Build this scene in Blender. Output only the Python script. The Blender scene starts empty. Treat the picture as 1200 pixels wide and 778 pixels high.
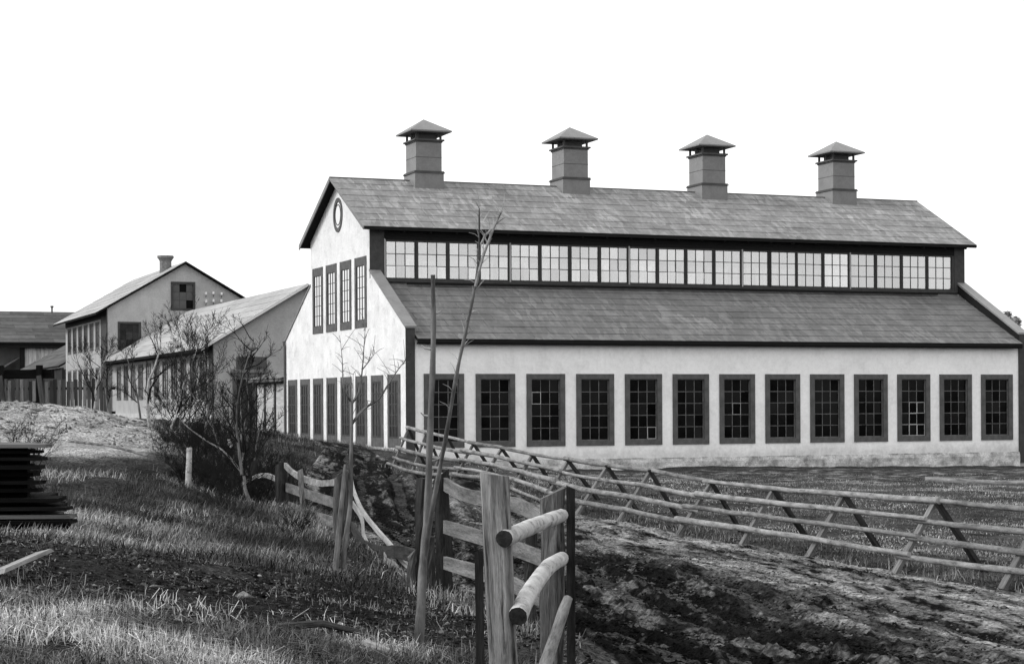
import bpy, math, random
import numpy as np
from mathutils import Vector, Matrix
random.seed(7); rng = np.random.default_rng(7)
R = math.radians
sc = bpy.context.scene
COL = sc.collection
# ------------------------------------------------------------------ camera
cam = bpy.data.cameras.new('camera'); co = bpy.data.objects.new('camera', cam); COL.objects.link(co)
co.location = (0, 0, 1.7); co.rotation_euler = (R(90), R(0.3027), 0)
cam.sensor_width = 36; cam.lens = 2216.28 / 1200 * 36; cam.shift_y = (474.5 - 389) / 1200
cam.clip_start = 0.1; cam.clip_end = 6000
sc.camera = co
# ------------------------------------------------------------------ sky, sun, exposure (bright overcast, monochrome)
SUN_AZ, SUN_EL = R(-104), R(36)          # clockwise from +Y: the light comes from the left
w = bpy.data.worlds.new('World'); sc.world = w; w.use_nodes = True
nt = w.node_tree; nt.nodes.clear()
out = nt.nodes.new('ShaderNodeOutputWorld')
sky = nt.nodes.new('ShaderNodeTexSky'); sky.sky_type = 'NISHITA'; sky.sun_disc = False
sky.sun_elevation = SUN_EL; sky.sun_rotation = SUN_AZ; sky.dust_density = 4; sky.air_density = 1
bw = nt.nodes.new('ShaderNodeRGBToBW'); nt.links.new(sky.outputs[0], bw.inputs[0])
b1 = nt.nodes.new('ShaderNodeBackground'); b1.inputs[1].default_value = 0.05; nt.links.new(bw.outputs[0], b1.inputs[0])
b2 = nt.nodes.new('ShaderNodeBackground'); b2.inputs[0].default_value = (1, 1, 1, 1); b2.inputs[1].default_value = 0.86   # cloud layer
ad = nt.nodes.new('ShaderNodeAddShader'); nt.links.new(b1.outputs[0], ad.inputs[0]); nt.links.new(b2.outputs[0], ad.inputs[1])
nt.links.new(ad.outputs[0], out.inputs[0])
sl = bpy.data.lights.new('sun', 'SUN'); sl.energy = 1.35; sl.angle = R(14); sl.color = (1, 1, 1)
so = bpy.data.objects.new('sun', sl); COL.objects.link(so)
sdir = Vector((math.sin(SUN_AZ) * math.cos(SUN_EL), math.cos(SUN_AZ) * math.cos(SUN_EL), math.sin(SUN_EL)))
so.rotation_euler = sdir.to_track_quat('Z', 'Y').to_euler(); so.location = sdir * 60
sc.view_settings.view_transform = 'Standard'; sc.view_settings.look = 'None'
sc.view_settings.exposure = 0.4; sc.view_settings.gamma = 1
sc.render.engine = 'CYCLES'; sc.cycles.max_bounces = 6; sc.cycles.transparent_max_bounces = 16
sc.render.resolution_x = 1024; sc.render.resolution_y = 663

# ------------------------------------------------------------------ materials (all neutral greys: the photograph is monochrome)
def G(v): return (v, v, v, 1)
def material(name, base, var=0.3, scale=4.0, stretch=(1, 1, 1), bump=0.1, bscale=None, rough=0.85, coord='Object',
             spots=0.0, spot_scale=1.0, rnd=0.0, attr=None, streak=0.0, spec=0.03, metallic=0.0, bdist=0.02, fine=0.0, slat=0.0, frame=False, splash=None):
    m = bpy.data.materials.new(name); m.use_nodes = True
    t = m.node_tree; N = t.nodes; L = t.links
    p = N['Principled BSDF']; p.inputs['Roughness'].default_value = rough
    p.inputs['Specular IOR Level'].default_value = spec; p.inputs['Metallic'].default_value = metallic
    tc = N.new('ShaderNodeTexCoord'); mp = N.new('ShaderNodeMapping'); mp.inputs['Scale'].default_value = stretch
    L.new(tc.outputs[coord], mp.inputs[0])
    oi = N.new('ShaderNodeObjectInfo')
    if rnd and not frame:
        mm = N.new('ShaderNodeMath'); mm.operation = 'MULTIPLY'; mm.inputs[1].default_value = 53.0; L.new(oi.outputs['Random'], mm.inputs[0])
        va = N.new('ShaderNodeVectorMath'); va.operation = 'ADD'; L.new(mp.outputs[0], va.inputs[0]); L.new(mm.outputs[0], va.inputs[1])
        vec = va.outputs[0]
    else: vec = mp.outputs[0]
    def noise(s, d=5, r=0.6, v=None):
        n = N.new('ShaderNodeTexNoise'); n.inputs['Scale'].default_value = s; n.inputs['Detail'].default_value = d
        n.inputs['Roughness'].default_value = r; L.new(v or vec, n.inputs['Vector']); return n.outputs['Fac']
    def mrange(sock, a, b, c, d):
        q = N.new('ShaderNodeMapRange'); q.inputs[1].default_value = a; q.inputs[2].default_value = b
        q.inputs[3].default_value = c; q.inputs[4].default_value = d; L.new(sock, q.inputs[0]); return q.outputs[0]
    def mul(a, b):
        q = N.new('ShaderNodeMath'); q.operation = 'MULTIPLY'
        for i, s in enumerate((a, b)):
            if isinstance(s, (int, float)): q.inputs[i].default_value = s
            else: L.new(s, q.inputs[i])
        return q.outputs[0]
    v = mrange(noise(scale), 0.3, 0.7, 1 - var, 1 + var)
    if fine: v = mul(v, mrange(noise(scale * (9 if fine < .5 else 6), 4, .75), 0.34, 0.66, max(.04, 1 - fine), 1 + fine))
    if spots: v = mul(v, mrange(noise(spot_scale, 6, 0.7), 0.52, 0.66, 1, 1 - spots))
    if streak:
        mp2 = N.new('ShaderNodeMapping'); mp2.inputs['Scale'].default_value = (3.0, 3.0, 0.25); L.new(tc.outputs['Object'], mp2.inputs[0])
        v = mul(v, mrange(noise(1.3, 5, 0.6, mp2.outputs[0]), 0.5, 0.75, 1, 1 - streak))
    if splash:    # mud splashed up from the ground
        sx = N.new('ShaderNodeSeparateXYZ'); L.new(tc.outputs['Object'], sx.inputs[0])
        am = N.new('ShaderNodeMath'); am.operation = 'MULTIPLY_ADD'; am.inputs[1].default_value = .9; L.new(noise(3.5, 6, .7), am.inputs[0]); L.new(sx.outputs[2], am.inputs[2])
        v = mul(v, mrange(am.outputs[0], splash[0] + .35, splash[1] + .45, .62, 1))
    if slat:      # single shakes: narrow upright flecks, some weathered pale
        mp3 = N.new('ShaderNodeMapping'); mp3.inputs['Scale'].default_value = (7.5, 2.1, .01); L.new(vec, mp3.inputs[0])
        wn = N.new('ShaderNodeTexVoronoi'); wn.inputs['Scale'].default_value = 1.0; wn.inputs['Randomness'].default_value = .8; L.new(mp3.outputs[0], wn.inputs['Vector'])
        sp_ = N.new('ShaderNodeSeparateColor'); L.new(wn.outputs['Color'], sp_.inputs[0])
        pt = mrange(noise(.42, 5, .65), .38, .66, .30, 1.1)
        k = mul(mul(mrange(sp_.outputs[0], .35, 1, 0, 1), pt), slat)
        a1 = N.new('ShaderNodeMath'); a1.operation = 'ADD'; a1.inputs[1].default_value = 1 - slat * .25; L.new(k, a1.inputs[0]); v = mul(v, a1.outputs[0])
    if rnd: v = mul(v, mrange(oi.outputs['Random'], 0, 1, 1 - rnd, 1 + rnd))
    if attr:
        a = N.new('ShaderNodeAttribute'); a.attribute_name = attr; v = mul(v, a.outputs['Fac'])
    v = mul(v, base)
    cb = N.new('ShaderNodeCombineColor'); [L.new(v, cb.inputs[i]) for i in range(3)]
    L.new(cb.outputs[0], p.inputs['Base Color'])
    if bump:
        b = N.new('ShaderNodeBump'); b.inputs['Strength'].default_value = bump; b.inputs['Distance'].default_value = bdist
        L.new(noise(bscale or scale * 2, 6, 0.65), b.inputs['Height']); L.new(b.outputs[0], p.inputs['Normal'])
    return m
def glass(name, gloss, trans, dust, rough=0.03):
    """old window glass: part mirror, part clear, part dusty"""
    m = bpy.data.materials.new(name); m.use_nodes = True; t = m.node_tree; N = t.nodes; L = t.links; N.clear()
    o = N.new('ShaderNodeOutputMaterial'); g = N.new('ShaderNodeBsdfGlossy'); g.inputs['Roughness'].default_value = rough
    tr = N.new('ShaderNodeBsdfTransparent'); d = N.new('ShaderNodeBsdfDiffuse'); d.inputs[0].default_value = G(.55 if trans > .1 else .06)
    oi = N.new('ShaderNodeObjectInfo')
    tc = N.new('ShaderNodeTexCoord'); n = N.new('ShaderNodeTexNoise'); n.inputs['Scale'].default_value = 2.2
    va = N.new('ShaderNodeVectorMath'); va.operation = 'ADD'; L.new(tc.outputs['Object'], va.inputs[0]); L.new(oi.outputs['Random'], va.inputs[1]); L.new(va.outputs[0], n.inputs[0])
    def mix(f, a, b, jitter=0):
        x = N.new('ShaderNodeMixShader'); x.inputs[0].default_value = f
        if jitter:
            q = N.new('ShaderNodeMapRange'); q.inputs[1].default_value = 0; q.inputs[2].default_value = 1
            q.inputs[3].default_value = max(0, f - jitter); q.inputs[4].default_value = min(1, f + jitter); L.new(oi.outputs['Random'], q.inputs[0])
            L.new(q.outputs[0], x.inputs[0])
        L.new(a, x.inputs[1]); L.new(b, x.inputs[2]); return x.outputs[0]
    base = mix(trans / max(trans + dust, 1e-6), d.outputs[0], tr.outputs[0], .22)
    L.new(mix(gloss, base, g.outputs[0], .10 if gloss < .8 else .04), o.inputs[0])
    return m
M = {}
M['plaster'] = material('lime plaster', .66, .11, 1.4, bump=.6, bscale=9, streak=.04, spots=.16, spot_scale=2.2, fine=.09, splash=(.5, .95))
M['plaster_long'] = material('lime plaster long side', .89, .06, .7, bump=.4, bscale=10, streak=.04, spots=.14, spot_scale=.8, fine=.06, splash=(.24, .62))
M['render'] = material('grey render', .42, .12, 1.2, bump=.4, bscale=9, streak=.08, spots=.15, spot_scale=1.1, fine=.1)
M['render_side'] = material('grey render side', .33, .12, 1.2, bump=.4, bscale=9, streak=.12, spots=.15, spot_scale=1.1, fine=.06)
M['stone'] = material('rough foundation', .5, .45, 2.2, bump=.9, bscale=7, spots=.55, spot_scale=1.8, bdist=.06, fine=.25)
M['trim'] = material('dark painted trim', .06, .18, 6, bump=.2, rough=.7, fine=.15)
M['trim_mid'] = material('weathered dark trim', .10, .25, 5, bump=.2, rough=.8, fine=.2)
M['trim_dark'] = material('tarred boards', .016, .3, 5, stretch=(1, 1, 8), bump=.3, rough=.8)
M['sash'] = material('pale sash bars', .13, .4, 7, bump=.1)
M['sash_white'] = material('white sash bars', .7, .1, 7, bump=.1)
M['sash_dark'] = material('dark sash bars', .06, .3, 7, bump=.1)
M['glass_dark'] = material('unlit glass', .004, .6, 1.5, bump=.25, bscale=1.2, rough=.10, spec=.09, rnd=.6, bdist=.01)
M['glass_grey'] = material('dusty dark glass', .035, .35, 3, bump=.2, bscale=1.2, rough=.3, spec=.08, rnd=.4)
M['glass_sky'] = glass('clerestory glass', .46, .36, .18)
M['glass_bright'] = glass('gable glass', .9, .02, .08)
M['glass_shed'] = glass('shed window glass', .14, .02, .10, .1)
M['glass_side'] = glass('far window glass', .75, .02, .2, .1)
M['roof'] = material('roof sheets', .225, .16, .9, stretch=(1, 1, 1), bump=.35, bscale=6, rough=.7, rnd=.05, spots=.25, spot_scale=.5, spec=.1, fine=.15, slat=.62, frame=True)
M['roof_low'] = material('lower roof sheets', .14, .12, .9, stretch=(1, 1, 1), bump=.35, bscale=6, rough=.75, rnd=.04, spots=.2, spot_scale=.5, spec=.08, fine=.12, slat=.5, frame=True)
M['roof_far'] = material('far roof sheets', .30, .12, 1.5, stretch=(1, 3, 1), bump=.2, rough=.6, rnd=.12, fine=.08)
M['roof_plain'] = material('roof underlay', .10, .2, 2, bump=.2)
M['roof_dark'] = material('dark felt roof', .085, .2, 2, bump=.3, rnd=.2, fine=.15)
M['metal'] = material('weathered sheet metal', .185, .16, 1.6, bump=.15, rough=.6, spots=.2, spot_scale=1.5, spec=.35, fine=.08)
M['metal_dark'] = material('dark sheet metal', .09, .2, 2, bump=.15, rough=.6)
M['metal_lite'] = material('pale sheet capping', .20, .12, 2, bump=.15, rough=.5, spec=.4)
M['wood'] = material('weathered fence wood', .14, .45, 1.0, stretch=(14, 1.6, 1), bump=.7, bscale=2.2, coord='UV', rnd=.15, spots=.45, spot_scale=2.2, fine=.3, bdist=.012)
M['wood_post'] = material('weathered post wood', .20, .75, 1.0, stretch=(26, 1.4, 1), bump=1.0, bscale=2.4, coord='UV', rnd=.1, spots=.85, spot_scale=1.6, fine=.3, bdist=.015)
M['wood_mid2'] = material('brown post wood', .12, .7, 1.0, stretch=(22, 1.4, 1), bump=1.0, bscale=2.3, coord='UV', rnd=.2, spots=.85, spot_scale=1.8, fine=.3, bdist=.015)  # medium tone of the wood itself
M['wood_mid'] = material('mid grey post wood', .075, .6, 1.0, stretch=(20, 1.4, 1), bump=.9, bscale=2.3, coord='UV', rnd=.2, spots=.7, spot_scale=1.8, fine=.3, bdist=.015)  # mid-dark tone of the wood itself
M['wood_darkpost'] = material('dark post wood', .030, .5, 1.0, stretch=(14, 1.2, 1), bump=.8, bscale=2.2, coord='UV', rnd=.3, spots=.4, spot_scale=2.5, fine=.3, bdist=.015)  # darkest of the post wood tones
M['wood_pale'] = material('pale split wood', .26, .3, 1.0, stretch=(12, 1.2, 1), bump=.5, bscale=2, coord='UV', rnd=.1, spots=.35, spot_scale=2.2, fine=.2, bdist=.01)
M['pole'] = material('barked round pole', .19, .5, 1.0, stretch=(7, 2.5, 1), bump=.6, bscale=3, coord='UV', rnd=.2, spots=.5, spot_scale=1.8, fine=.25, bdist=.012)
M['birch'] = material('birch bark', .42, .25, 1.0, stretch=(9, 13, 1), bump=.6, bscale=3, coord='UV', rnd=.08, spots=.6, spot_scale=1.1, fine=.12, bdist=.008)
M['cut_end'] = material('dark cut log end', .022, .7, 14, bump=.8, bdist=.02)
M['tarred'] = material('black old planks', .006, .5, 1.0, stretch=(10, 1, 1), bump=.6, coord='UV', rnd=.4)
M['pile_top'] = material('pale-lit plank top', .11, .35, 1.0, stretch=(10, 1, 1), bump=.5, coord='UV', rnd=.2)  # light on the boards' top faces put into a paler wood tone
M['bark_dark'] = material('dark twig bark', .016, .4, 3, bump=.3, rnd=.3)
M['bark_mid'] = material('grey sapling bark', .13, .7, 9, stretch=(1, 1, .3), bump=.9, rnd=.1, spots=.5, spot_scale=4)
M['bark_pale'] = material('pale birch trunk', .34, .3, 5, stretch=(1, 1, 2), bump=.4, spots=.7, spot_scale=6)
M['bark_patchy'] = material('patchy birch trunk', .16, .5, 4, stretch=(1, 1, 1), bump=.4, spots=.85, spot_scale=3)
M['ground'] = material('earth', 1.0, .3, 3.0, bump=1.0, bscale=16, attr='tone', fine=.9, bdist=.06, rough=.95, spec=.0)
M['mud'] = material('churned mud', 1.0, .3, 2.6, bump=1.0, bscale=16, attr='tone', fine=1.1, bdist=.08, rough=.9, spec=.02)
M['grass'] = material('dry grass', 1.0, .15, 8, bump=0, attr='tone', rough=.9, spec=.0)
M['porcelain'] = material('white porcelain', .8, .03, 3, bump=0, rough=.3)
M['needle'] = material('hazed far foliage', .4, .4, 2, bump=.2)  # distance haze put into the paler foliage colour
M['brick'] = material('sooty brick', .16, .3, 9, bump=.4)
M['board_wall'] = material('pale board', .42, .2, 1.0, stretch=(6, 1, 1), bump=.3, coord='UV', rnd=.2, spots=.3, spot_scale=1.2)
M['board_dark'] = material('dark board', .05, .3, 1.0, stretch=(6, 1, 1), bump=.3, coord='UV', rnd=.55, spots=.3, spot_scale=1.2)
M['inside'] = material('dim interior', .3, .1, 2, bump=0)
M['black'] = material('dark opening', .008, .2, 2, bump=0)

# ------------------------------------------------------------------ mesh helpers
class MB:
    def __init__(s): s.v = []; s.f = []; s.uv = []; s.mi = []
    def add(s, vs, fs, uvs=None, mi=0):
        o = len(s.v); s.v += [tuple(p) for p in vs]
        for i, f in enumerate(fs):
            s.f.append(tuple(o + k for k in f)); s.mi.append(mi)
            s.uv.append(uvs[i] if uvs else [(0.0, 0.0)] * len(f))
        return s
    def box(s, x0, x1, y0, y1, z0, z1, mi=0):
        V = [(x, y, z) for z in (z0, z1) for y in (y0, y1) for x in (x0, x1)]
        F = [(0, 2, 3, 1), (4, 5, 7, 6), (0, 1, 5, 4), (2, 6, 7, 3), (0, 4, 6, 2), (1, 3, 7, 5)]
        d = (x1 - x0, y1 - y0, z1 - z0); lx = max(range(3), key=lambda i: abs(d[i])); oth = [i for i in range(3) if i != lx]
        U = [[(V[k][oth[0]] + V[k][oth[1]], V[k][lx]) for k in f] for f in F]
        return s.add(V, F, U, mi)
    def beam(s, p0, p1, w, h, up=(0, 0, 1), w1=None, h1=None, jag=0.0, mi=0):
        p0 = Vector(p0); p1 = Vector(p1); d = (p1 - p0); L = d.length; d.normalize()
        a = d.cross(Vector(up))
        if a.length < 1e-3: a = d.cross(Vector((1, 0, 0)))
        a.normalize(); b = a.cross(d)
        w1 = w if w1 is None else w1; h1 = h if h1 is None else h1; V = []
        for p, ww, hh, e in ((p0, w, h, 0), (p1, w1, h1, 1)):
            for i, j in ((-1, -1), (1, -1), (1, 1), (-1, 1)):
                V.append(p + a * (i * ww / 2) + b * (j * hh / 2) + d * (random.uniform(-jag, jag) if jag else 0))
        F = [(0, 3, 2, 1), (4, 5, 6, 7), (0, 1, 5, 4), (1, 2, 6, 5), (2, 3, 7, 6), (3, 0, 4, 7)]
        c = [0, w, w + h, 2 * w + h, 2 * (w + h)]; U = [[(0, 0), (0, h), (w, h), (w, 0)], [(0, 0), (w, 0), (w, h), (0, h)]]
        for k in range(4): U.append([(c[k], 0), (c[k + 1], 0), (c[k + 1], L), (c[k], L)])
        return s.add(V, F, U, mi)
    def tube(s, pts, rad, n=8, cap=True, jit=0.0, mi=0, capmi=None, flat=1.0):
        pts = [Vector(p) for p in pts]
        if not hasattr(rad, '__len__'): rad = [rad] * len(pts)
        V = []; L = [0]; 
        ph = [1 + random.uniform(-jit, jit) for _ in range(n)]
        for i, p in enumerate(pts):
            t = (pts[min(i + 1, len(pts) - 1)] - pts[max(i - 1, 0)]).normalized()
            up = Vector((0, 0, 1)) if abs(t.z) < .9 else Vector((0, 1, 0))
            a = t.cross(up).normalized(); b = a.cross(t)
            if i: L.append(L[-1] + (p - pts[i - 1]).length)
            for k in range(n):
                an = 2 * math.pi * k / n; r = rad[i] * ph[k] * (1 + random.uniform(-jit, jit) * .4)
                V.append(p + a * (math.cos(an) * r) + b * (math.sin(an) * r * flat))
        F = []; U = []; m = []
        for i in range(len(pts) - 1):
            for k in range(n):
                k2 = (k + 1) % n
                F.append((i * n + k, i * n + k2, (i + 1) * n + k2, (i + 1) * n + k))
                q = 2 * math.pi * max(rad) / n
                U.append([(k * q, L[i]), ((k + 1) * q, L[i]), ((k + 1) * q, L[i + 1]), (k * q, L[i + 1])])
        s.add(V, F, U, mi)
        if cap:
            cm = mi if capmi is None else capmi
            for ringv, rev in ((V[:n], True), (V[-n:], False)):
                uvc = [(.3 * math.cos(6.283 * k / n), .02 * math.sin(6.283 * k / n)) for k in range(n)]
                s.add(ringv, [tuple(reversed(range(n))) if rev else tuple(range(n))], [uvc[::-1] if rev else uvc], cm)
        return s
    def mesh(s, name, mats, off=(0, 0, 0), smooth=False):
        me = bpy.data.meshes.new(name); ox, oy, oz = off
        me.from_pydata([(x - ox, y - oy, z - oz) for x, y, z in s.v], [], s.f)
        for m in (mats if isinstance(mats, (list, tuple)) else [mats]): me.materials.append(m)
        ul = me.uv_layers.new(name='UVMap'); ul.data.foreach_set('uv', [c for f in s.uv for p in f for c in p])
        me.polygons.foreach_set('material_index', s.mi)
        if smooth: me.polygons.foreach_set('use_smooth', [True] * len(me.polygons))
        me.update(); return me
    def build(s, name, mats, parent=None, off=(0, 0, 0), loc=(0, 0, 0), smooth=False):
        return put(name, s.mesh(name, mats, off, smooth), parent, loc)
def put(name, me, parent=None, loc=(0, 0, 0), rot=(0, 0, 0)):
    o = bpy.data.objects.new(name, me); COL.objects.link(o); o.parent = parent; o.location = loc; o.rotation_euler = rot
    return o
def tag(o, label, cat, group=None, kind=None):
    if label: o['label'] = label
    if cat: o['category'] = cat
    if group: o['group'] = group
    if kind: o['kind'] = kind
    return o
def empty(name, loc, rz=0, label=None, cat=None, group=None):
    o = bpy.data.objects.new(name, None); COL.objects.link(o); o.location = loc; o.rotation_euler = (0, 0, rz); o.empty_display_size = .3
    if label: tag(o, label, cat, group)
    return o
def kids(o): return [c for c in bpy.data.objects if c.parent == o]
KID = {}
def copy_tree(o, parent, loc=None, rot=None, cache=None):
    ch = KID.setdefault(o.name, kids(o))
    c = o.copy(); COL.objects.link(c); c.parent = parent
    if loc is not None: c.location = loc
    if rot is not None: c.rotation_euler = rot
    for k in ch: copy_tree(k, c)
    return c

# ------------------------------------------------------------------ numpy noise and terrain
def vnoise(x, y, seed=0):
    xi = np.floor(x); yi = np.floor(y); fx = x - xi; fy = y - yi
    def h(a, b):
        q = np.sin(a * 127.1 + b * 311.7 + seed * 74.7) * 43758.5453; return q - np.floor(q)
    sx = fx * fx * (3 - 2 * fx); sy = fy * fy * (3 - 2 * fy)
    a = h(xi, yi); b = h(xi + 1, yi); c = h(xi, yi + 1); d = h(xi + 1, yi + 1)
    return (a + (b - a) * sx) * (1 - sy) + (c + (d - c) * sx) * sy
def fbm(x, y, f=1.0, o=4, seed=0, gain=.5):
    r = 0; a = 1; t = 0
    for i in range(o):
        r = r + a * (vnoise(x * f, y * f, seed + i) - .5); t += a; a *= gain; f *= 2.03
    return r / t
def sstep(a, b, x):
    t = np.clip((x - a) / (b - a), 0, 1); return t * t * (3 - 2 * t)
CP = np.array([
 (18.9,71,-.66),(5.9,65.5,-.5),(-1.1,62,-.3),(-3.3,60.5,.12),(-8.7,74,.26),(6.04,27,-.68),(3.62,34.4,-.61),(-.98,48,-.05),(-2.98,54,-.05),
 (-.11,11,-.13),(.39,14.9,-.12),(-.68,18.6,-.15),(-2.43,27.5,-.34),(-4.4,36,-.48),(-2.49,11,.21),(-3.96,17,.44),(-2.94,13,.36),
 (-5.08,25,.31),(-6.5,32,.5),(-8.13,40,.72),(-12.2,49.5,1.72),(-13.9,49.5,1.78),(-10.6,48.5,1.42),(-8.74,44,.84),(-4.27,27,-.05),(-2.99,22,-.03),
 (-1.81,20,-.12),(-1.09,16,-.05),(-2.04,15,.08),(7.21,40,-.6),(13.5,60,-.68),(-3.74,48.6,-.16),(2.91,21.6,-.5),(4.14,18.4,-.52),
 (1.5,16.7,-.31),(4.22,15.9,-.48),(1.07,24,-.3),(.84,14.5,-.25),(-10.8,60,1.1),(-9.7,68,.8),(-.5,33,-.3),
 (0,0,.0),(-8,3,.3),(8,3,-.4),(-9,15,.5),(10,15,-.6),(-11,28,.6),(-18,48,1.3),(-18,60,1.2),(20,40,-.7),(30,60,-.8),(14,25,-.7),
 (-14,80,.9),(-20,110,1.0),(-30,140,1.0),(-40,60,1.2),(10,100,-.3),(40,100,-.8),(40,20,-.8),(-30,20,.8),(0,150,.2),(50,160,-.6),(-60,130,1.0),
 (-9.2,38.5,.55),(-13,41,.75)], float)
def _phi(r2): return np.where(r2 > 0, .5 * r2 * np.log(np.maximum(r2, 1e-12)), 0)
_n = len(CP); _K = _phi(((CP[:, None, :2] - CP[None, :, :2]) ** 2).sum(-1)) + np.eye(_n) * 1.5
_P = np.c_[np.ones(_n), CP[:, :2]]
_A = np.block([[_K, _P], [_P.T, np.zeros((3, 3))]])
_W = np.linalg.solve(_A, np.r_[CP[:, 2], 0, 0, 0])
def tps(x, y):
    x = np.atleast_1d(np.asarray(x, float)); y = np.atleast_1d(np.asarray(y, float))
    z = _W[_n] + _W[_n + 1] * x + _W[_n + 2] * y
    for i in range(_n): z = z + _W[i] * _phi((x - CP[i, 0]) ** 2 + (y - CP[i, 1]) ** 2)
    d = np.hypot(x, y - 70); k = sstep(70, 130, d)
    return z * (1 - k) + (-.2) * k
# track edges as functions of the distance along it
LE = np.array([(0, 1.5), (8, 1.2), (11, 1.0), (14.5, .75), (18.6, -.25), (27.5, -1.9), (36, -3.9), (48, -5.3), (56, -5.6), (62, -6.6), (70, -9.6), (78, -13.5)])
RE = np.array([(0, 16), (11, 12), (18, 8.6), (24.9, 6.3), (34.3, 3.1), (43.7, -.1), (50, -2.2), (56, -3.3), (62, -4.6), (70, -7.6), (78, -11.6)])
def road_t(x, y): 
    l = np.interp(y, LE[:, 0], LE[:, 1]); r = np.interp(y, RE[:, 0], RE[:, 1]); return (x - l) / (r - l), r - l
def road_mask(x, y):
    t, wd = road_t(x, y); e = .35 / wd
    return sstep(-e, e, t) * sstep(-e, e, 1 - t) * (1 - sstep(74, 79, y))
def ground_h(x, y):
    z = tps(x, y)
    z = z + fbm(x, y, .45, 3, 3) * .16 * sstep(4, 14, y) + fbm(x, y, 2.2, 3, 9) * .07 + fbm(x, y, 7.5, 3, 10, .65) * .075 * sstep(30, 12, y)
    m = road_mask(x, y); z = z - .07 * m
    # crest of dark soil in front left
    c = np.exp(-((y - 16.6 - .35 * x * 0) / 1.3) ** 2) * sstep(-.4, -3.2, x) ; z = z + .06 * c
    md = np.exp(-(((x + 11.8) / 3.2) ** 2 + ((y - 46) / 5) ** 2)); z = z + .12 * md * (1 + 2.6 * fbm(x, y, 1.1, 3, 5)) + .22 * md * fbm(x, y, 2.6, 4, 6)
    return z
def gh(x, y): return float(ground_h(x, y)[0])
def tone_ground(x, y):
    n = fbm(x, y, .8, 4, 21); n2 = fbm(x, y, 3.1, 3, 31)
    t = .05 + .06 * n + .05 * n2  # base kept dark to stand in for shade between grass blades
    # dark soil: front-left crest
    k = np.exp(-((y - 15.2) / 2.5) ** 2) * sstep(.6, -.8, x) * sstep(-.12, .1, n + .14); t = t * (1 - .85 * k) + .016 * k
    k = np.exp(-(((x + 5.5) / 2.6) ** 2 + ((y - 39) / 9) ** 2)); t = t * (1 - .75 * k)  # shade under the thicket put into the earth tone
    k = sstep(-3.2, -1.4, x) * sstep(.8, -.1, x) * sstep(14, 16, y) * sstep(26, 21, y); t = t * (1 - .5 * k)
    # sandy mound
    k = sstep(.55, .8, tps(x, y) + .25 * n) * sstep(-7.4, -8.2, x) * sstep(37, 39.5, y + 3 * n) * sstep(60, 55, y)
    t = t * (1 - k) + k * (.27 + .25 * n + .35 * n2)
    k = np.exp(-(((x + 8.9) / 1.6) ** 2 + ((y - 42.6) / 2.0) ** 2)); t = t * (1 - .7 * k) + .25 * .7 * k
    # field by the building: bare dark earth strip
    wv = (x + 3.19) * -.3683 + (y - 62) * .9297
    k = sstep(-13.5, -10.5, wv + 5 * n) * sstep(.5, -.4, wv) * sstep(-1, 2, x); t = t * (1 - k) + k * (.045 + .16 * sstep(.0, .3, n2) + .06 * n)
    k = sstep(-2.4, -1.2, wv) * sstep(-1, 2, x); t = t * (1 - k) + k * .055
    return np.clip(t, .006, .6)
def mudmask(x, y):
    """1 where the churned dark mud is, 0 on the drier pale side"""
    t, wd = road_t(x, y); d = t * wd; n = fbm(x, y * .5, .9, 4, 41)
    m = 1 - sstep(2.6, 6.2, d + 3.4 * n + 1.2 * sstep(22, 30, y))
    m = np.maximum(m, .75 * np.exp(-((wd - d - 1.1 + 1.2 * n) / .33) ** 2) * sstep(-.1, .1, fbm(x, y, .5, 2, 44)))
    m = np.maximum(m, .6 * np.exp(-((d - 4.1 + 1.5 * n) / .22) ** 2))
    return m * (1 - .9 * sstep(.32, .12, d + .4 * n))
def tone_road(x, y):
    t, wd = road_t(x, y); d = t * wd
    n = fbm(x, y, 1.1, 4, 45); g = fbm(d * 1.0, y * .30, 7.5, 4, 47, .72); g2 = fbm(d, y * .09, 4.5, 3, 49)
    m = mudmask(x, y)
    dark = .007 + .11 * sstep(.04, .26, g + .5 * g2) + .02 * n
    pale = .15 + .12 * n + .26 * g + .42 * g2 - .13 * sstep(.06, .18, -g)
    return np.clip(dark * m + pale * (1 - m), .006, .4)

def np_mesh(name, co, faces_q, mat, attrs=None, smooth=True, tris=None):
    me = bpy.data.meshes.new(name); nv = len(co); nq = len(faces_q); ntz = 0 if tris is None else len(tris)
    me.vertices.add(nv); me.vertices.foreach_set('co', np.ascontiguousarray(co, np.float32).ravel())
    loops = faces_q.ravel() if ntz == 0 else np.r_[faces_q.ravel(), tris.ravel()]
    me.loops.add(len(loops)); me.loops.foreach_set('vertex_index', loops.astype(np.int32))
    me.polygons.add(nq + ntz)
    st = np.arange(nq) * 4
    if ntz: st = np.r_[st, nq * 4 + np.arange(ntz) * 3]
    me.polygons.foreach_set('loop_start', st.astype(np.int32))
    if bpy.app.version < (4, 1, 0): pass
    me.update(calc_edges=True)
    if smooth: me.polygons.foreach_set('use_smooth', np.ones(nq + ntz, bool))
    for k, v in (attrs or {}).items():
        a = me.attributes.new(k, 'FLOAT', 'POINT'); a.data.foreach_set('value', np.ascontiguousarray(v, np.float32))
    me.materials.append(mat); me.validate(); return me
def grid_mesh(name, X, Y, Z, mat, tone):
    r, c = X.shape; co = np.stack([X, Y, Z], -1).reshape(-1, 3)
    i = np.arange(r * c).reshape(r, c)
    q = np.stack([i[:-1, :-1], i[:-1, 1:], i[1:, 1:], i[1:, :-1]], -1).reshape(-1, 4)
    return np_mesh(name, co, q, mat, {'tone': tone.ravel()})
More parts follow.
